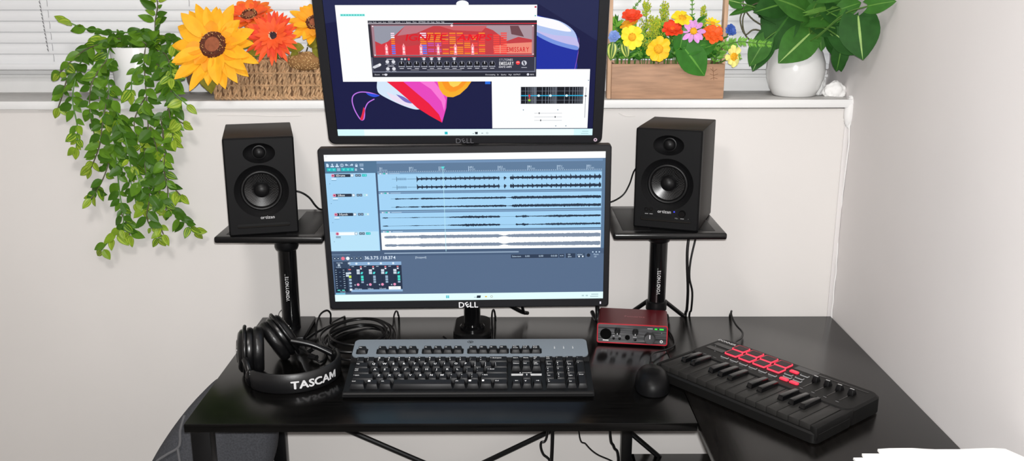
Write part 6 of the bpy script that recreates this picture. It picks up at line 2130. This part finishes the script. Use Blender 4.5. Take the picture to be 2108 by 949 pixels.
rl = random.Random(19)
for k in range(16):
    x = 0.545 + 0.205 * (k + rl.random() * 0.8) / 16
    z_ = rl.uniform(0.635, 0.705)
    sgn = (x - 0.64) / 0.10
    LV.append(((x, rl.uniform(0.055, 0.085), z_), (sgn * 0.7 + rl.uniform(-.5, .5), rl.uniform(-.45, -.1), rl.uniform(-0.9, 0.7)), (rl.uniform(-.6, .6) + sgn * .2, -1, rl.uniform(0.0, 0.9)), rl.uniform(0.062, 0.088), rl.uniform(0.050, 0.070), rl.choice((0, 0, 1)), rl.choice((0, 1, 2))))
for i, (p, d, nn, L, W_, mi, mv) in enumerate(LV):
    if mv <= mi:
        mv = 2 if i % 3 else 3
    p = Vector(p)
    if p.x + max(0, Vector(d).normalized().x) * L > XR - 0.012:
        over = p.x + max(0, Vector(d).normalized().x) * L - (XR - 0.012)
        p.x -= over; p.y -= over * 0.9
    L *= 0.90; W_ *= 0.90
    r0 = root + Vector((rn.uniform(-.018, .018), rn.uniform(-.018, .012), 0))
    md = Vector((r0.x * 0.75 + p.x * 0.25, (r0.y * .6 + p.y * .4), hpz + 0.035))
    s_ = MB().tube([r0, md, (md + p) / 2 + Vector((0, 0, 0.012)), p], 0.0016, 6, res=5).build('stem', g_stem2, pt, world=True, smooth=60)
    MB().blade(p, d, nn, L, W_, 'heart', 10, 0.14, rn.uniform(0.05, 0.3), mi, mv, 0.025, rn, tip=0).build('leaf', m_pl, pt, world=True, smooth=60)
for pts in ([(0.60, 0.05, 0.62), (0.53, 0.05, 0.655), (0.505, 0.05, 0.690), (0.520, 0.05, 0.705)], [(0.59, 0.055, 0.60), (0.522, 0.05, 0.615), (0.507, 0.05, 0.660), (0.530, 0.05, 0.688), (0.57, 0.05, 0.69)],
            [(0.595, 0.05, 0.615), (0.535, 0.045, 0.635), (0.513, 0.045, 0.625), (0.500, 0.045, 0.655), (0.506, 0.045, 0.68)]):
    MB().tube(pts, 0.0015, 6, res=6).build('stem', g_stem, pt, world=True, smooth=60)

# ------------------------------------------------------------------ crumpled tissue on the sill
def tissue(label, c, rx, ry, rz, seed):
    rr = random.Random(seed)
    q = MB(); vs = []; fs = []
    NU, NV = 44, 26
    ph = [(Vector((rr.uniform(-1, 1), rr.uniform(-1, 1), rr.uniform(-1, 1))).normalized() * rr.uniform(2.0, 6.0), rr.uniform(0, 6), rr.uniform(0.05, 0.13)) for _ in range(11)]
    for j in range(NV + 1):
        e = -PI / 2 + PI * j / NV
        for i in range(NU):
            a = 2 * PI * i / NU
            dv = Vector((math.cos(e) * math.cos(a), math.cos(e) * math.sin(a), math.sin(e)))
            k = 0.62 + sum(am * abs(math.sin(f_.dot(dv) + o_)) for f_, o_, am in ph) + (rr.uniform(-.02, .02) if abs(e) < 1.5 else 0)
            z_ = max(0, c[2] + rz * 0.8 + rz * k * math.sin(e))
            vs.append((c[0] + rx * k * math.cos(e) * math.cos(a), c[1] + ry * k * math.cos(e) * math.sin(a), max(z_, c[2] + 0.0003)))
    for j in range(NV):
        for i in range(NU):
            k = (i + 1) % NU
            fs.append((j * NU + i, j * NU + k, (j + 1) * NU + k, (j + 1) * NU + i))
    q.add(vs, fs)
    o = lift(q.build('crumpled_tissue', m_tissue, None, smooth=30))
    tag(o, label, 'tissue', 'crumpled tissues on the sill')


tissue('crumpled white tissue ball nearest the corner at the sill\'s end', (0.7165, 0.045, sz(0.72)), 0.0185, 0.015, 0.0155, 3)
tissue('upright twist of white tissue between the vase and the tissue ball', (0.692, 0.082, sz(0.7)), 0.011, 0.013, 0.022, 5)
tissue('tall pleated white tissue leaning at the window behind the vase', (0.672, 0.133, sz(0.67)), 0.016, 0.010, 0.040, 11)

# ------------------------------------------------------------------ light and camera
CP = Vector((0.0, -1.978, 0.724 + D))


def area(name, loc, tgt, size, power, col, shape='DISK', sy=None):
    l = bpy.data.lights.new(name, 'AREA'); l.shape = shape; l.size = size
    if sy:
        l.size_y = sy
    l.energy = power; l.color = col
    o = bpy.data.objects.new(name, l); COL.objects.link(o)
    o.location = loc
    o.rotation_euler = (Vector(tgt) - Vector(loc)).to_track_quat('-Z', 'Y').to_euler()
    return o


area('phone_flash', CP + Vector((0.006, 0.004, 0.022)), CP + Vector((0.006, 1.9, -0.45)), 0.022, 29.5, (1.0, 0.997, 0.99))
area('ceiling_fill', (-0.45, -1.55, CZ + D - 0.03), (-0.45, -1.55, 0), 0.42, 15.0, (1.0, 0.95, 0.91))  # unseen fill light without a fitting, added to raise the ambient level

w = bpy.data.worlds.new('world'); SC.world = w; w.use_nodes = True
w.node_tree.nodes['Background'].inputs['Color'].default_value = (0.30, 0.38, 0.55, 1)
w.node_tree.nodes['Background'].inputs['Strength'].default_value = 0.05

cam = bpy.data.cameras.new('camera'); co = bpy.data.objects.new('camera', cam); COL.objects.link(co)
cam.sensor_fit = 'HORIZONTAL'; cam.sensor_width = 36.0
cam.lens = 1900.0 / 2108.0 * 36.0
cam.clip_start = 0.02
co.location = CP
psi, pit = 0.0056, rad(14.8)
fwd = Vector((math.sin(psi) * math.cos(pit), math.cos(psi) * math.cos(pit), -math.sin(pit)))
co.rotation_euler = fwd.to_track_quat('-Z', 'Y').to_euler()
SC.camera = co
SC.view_settings.view_transform = 'Standard'
SC.view_settings.look = 'None'
SC.view_settings.exposure = 0.0
SC.view_settings.gamma = 1.0
SC.view_settings.use_curve_mapping = False
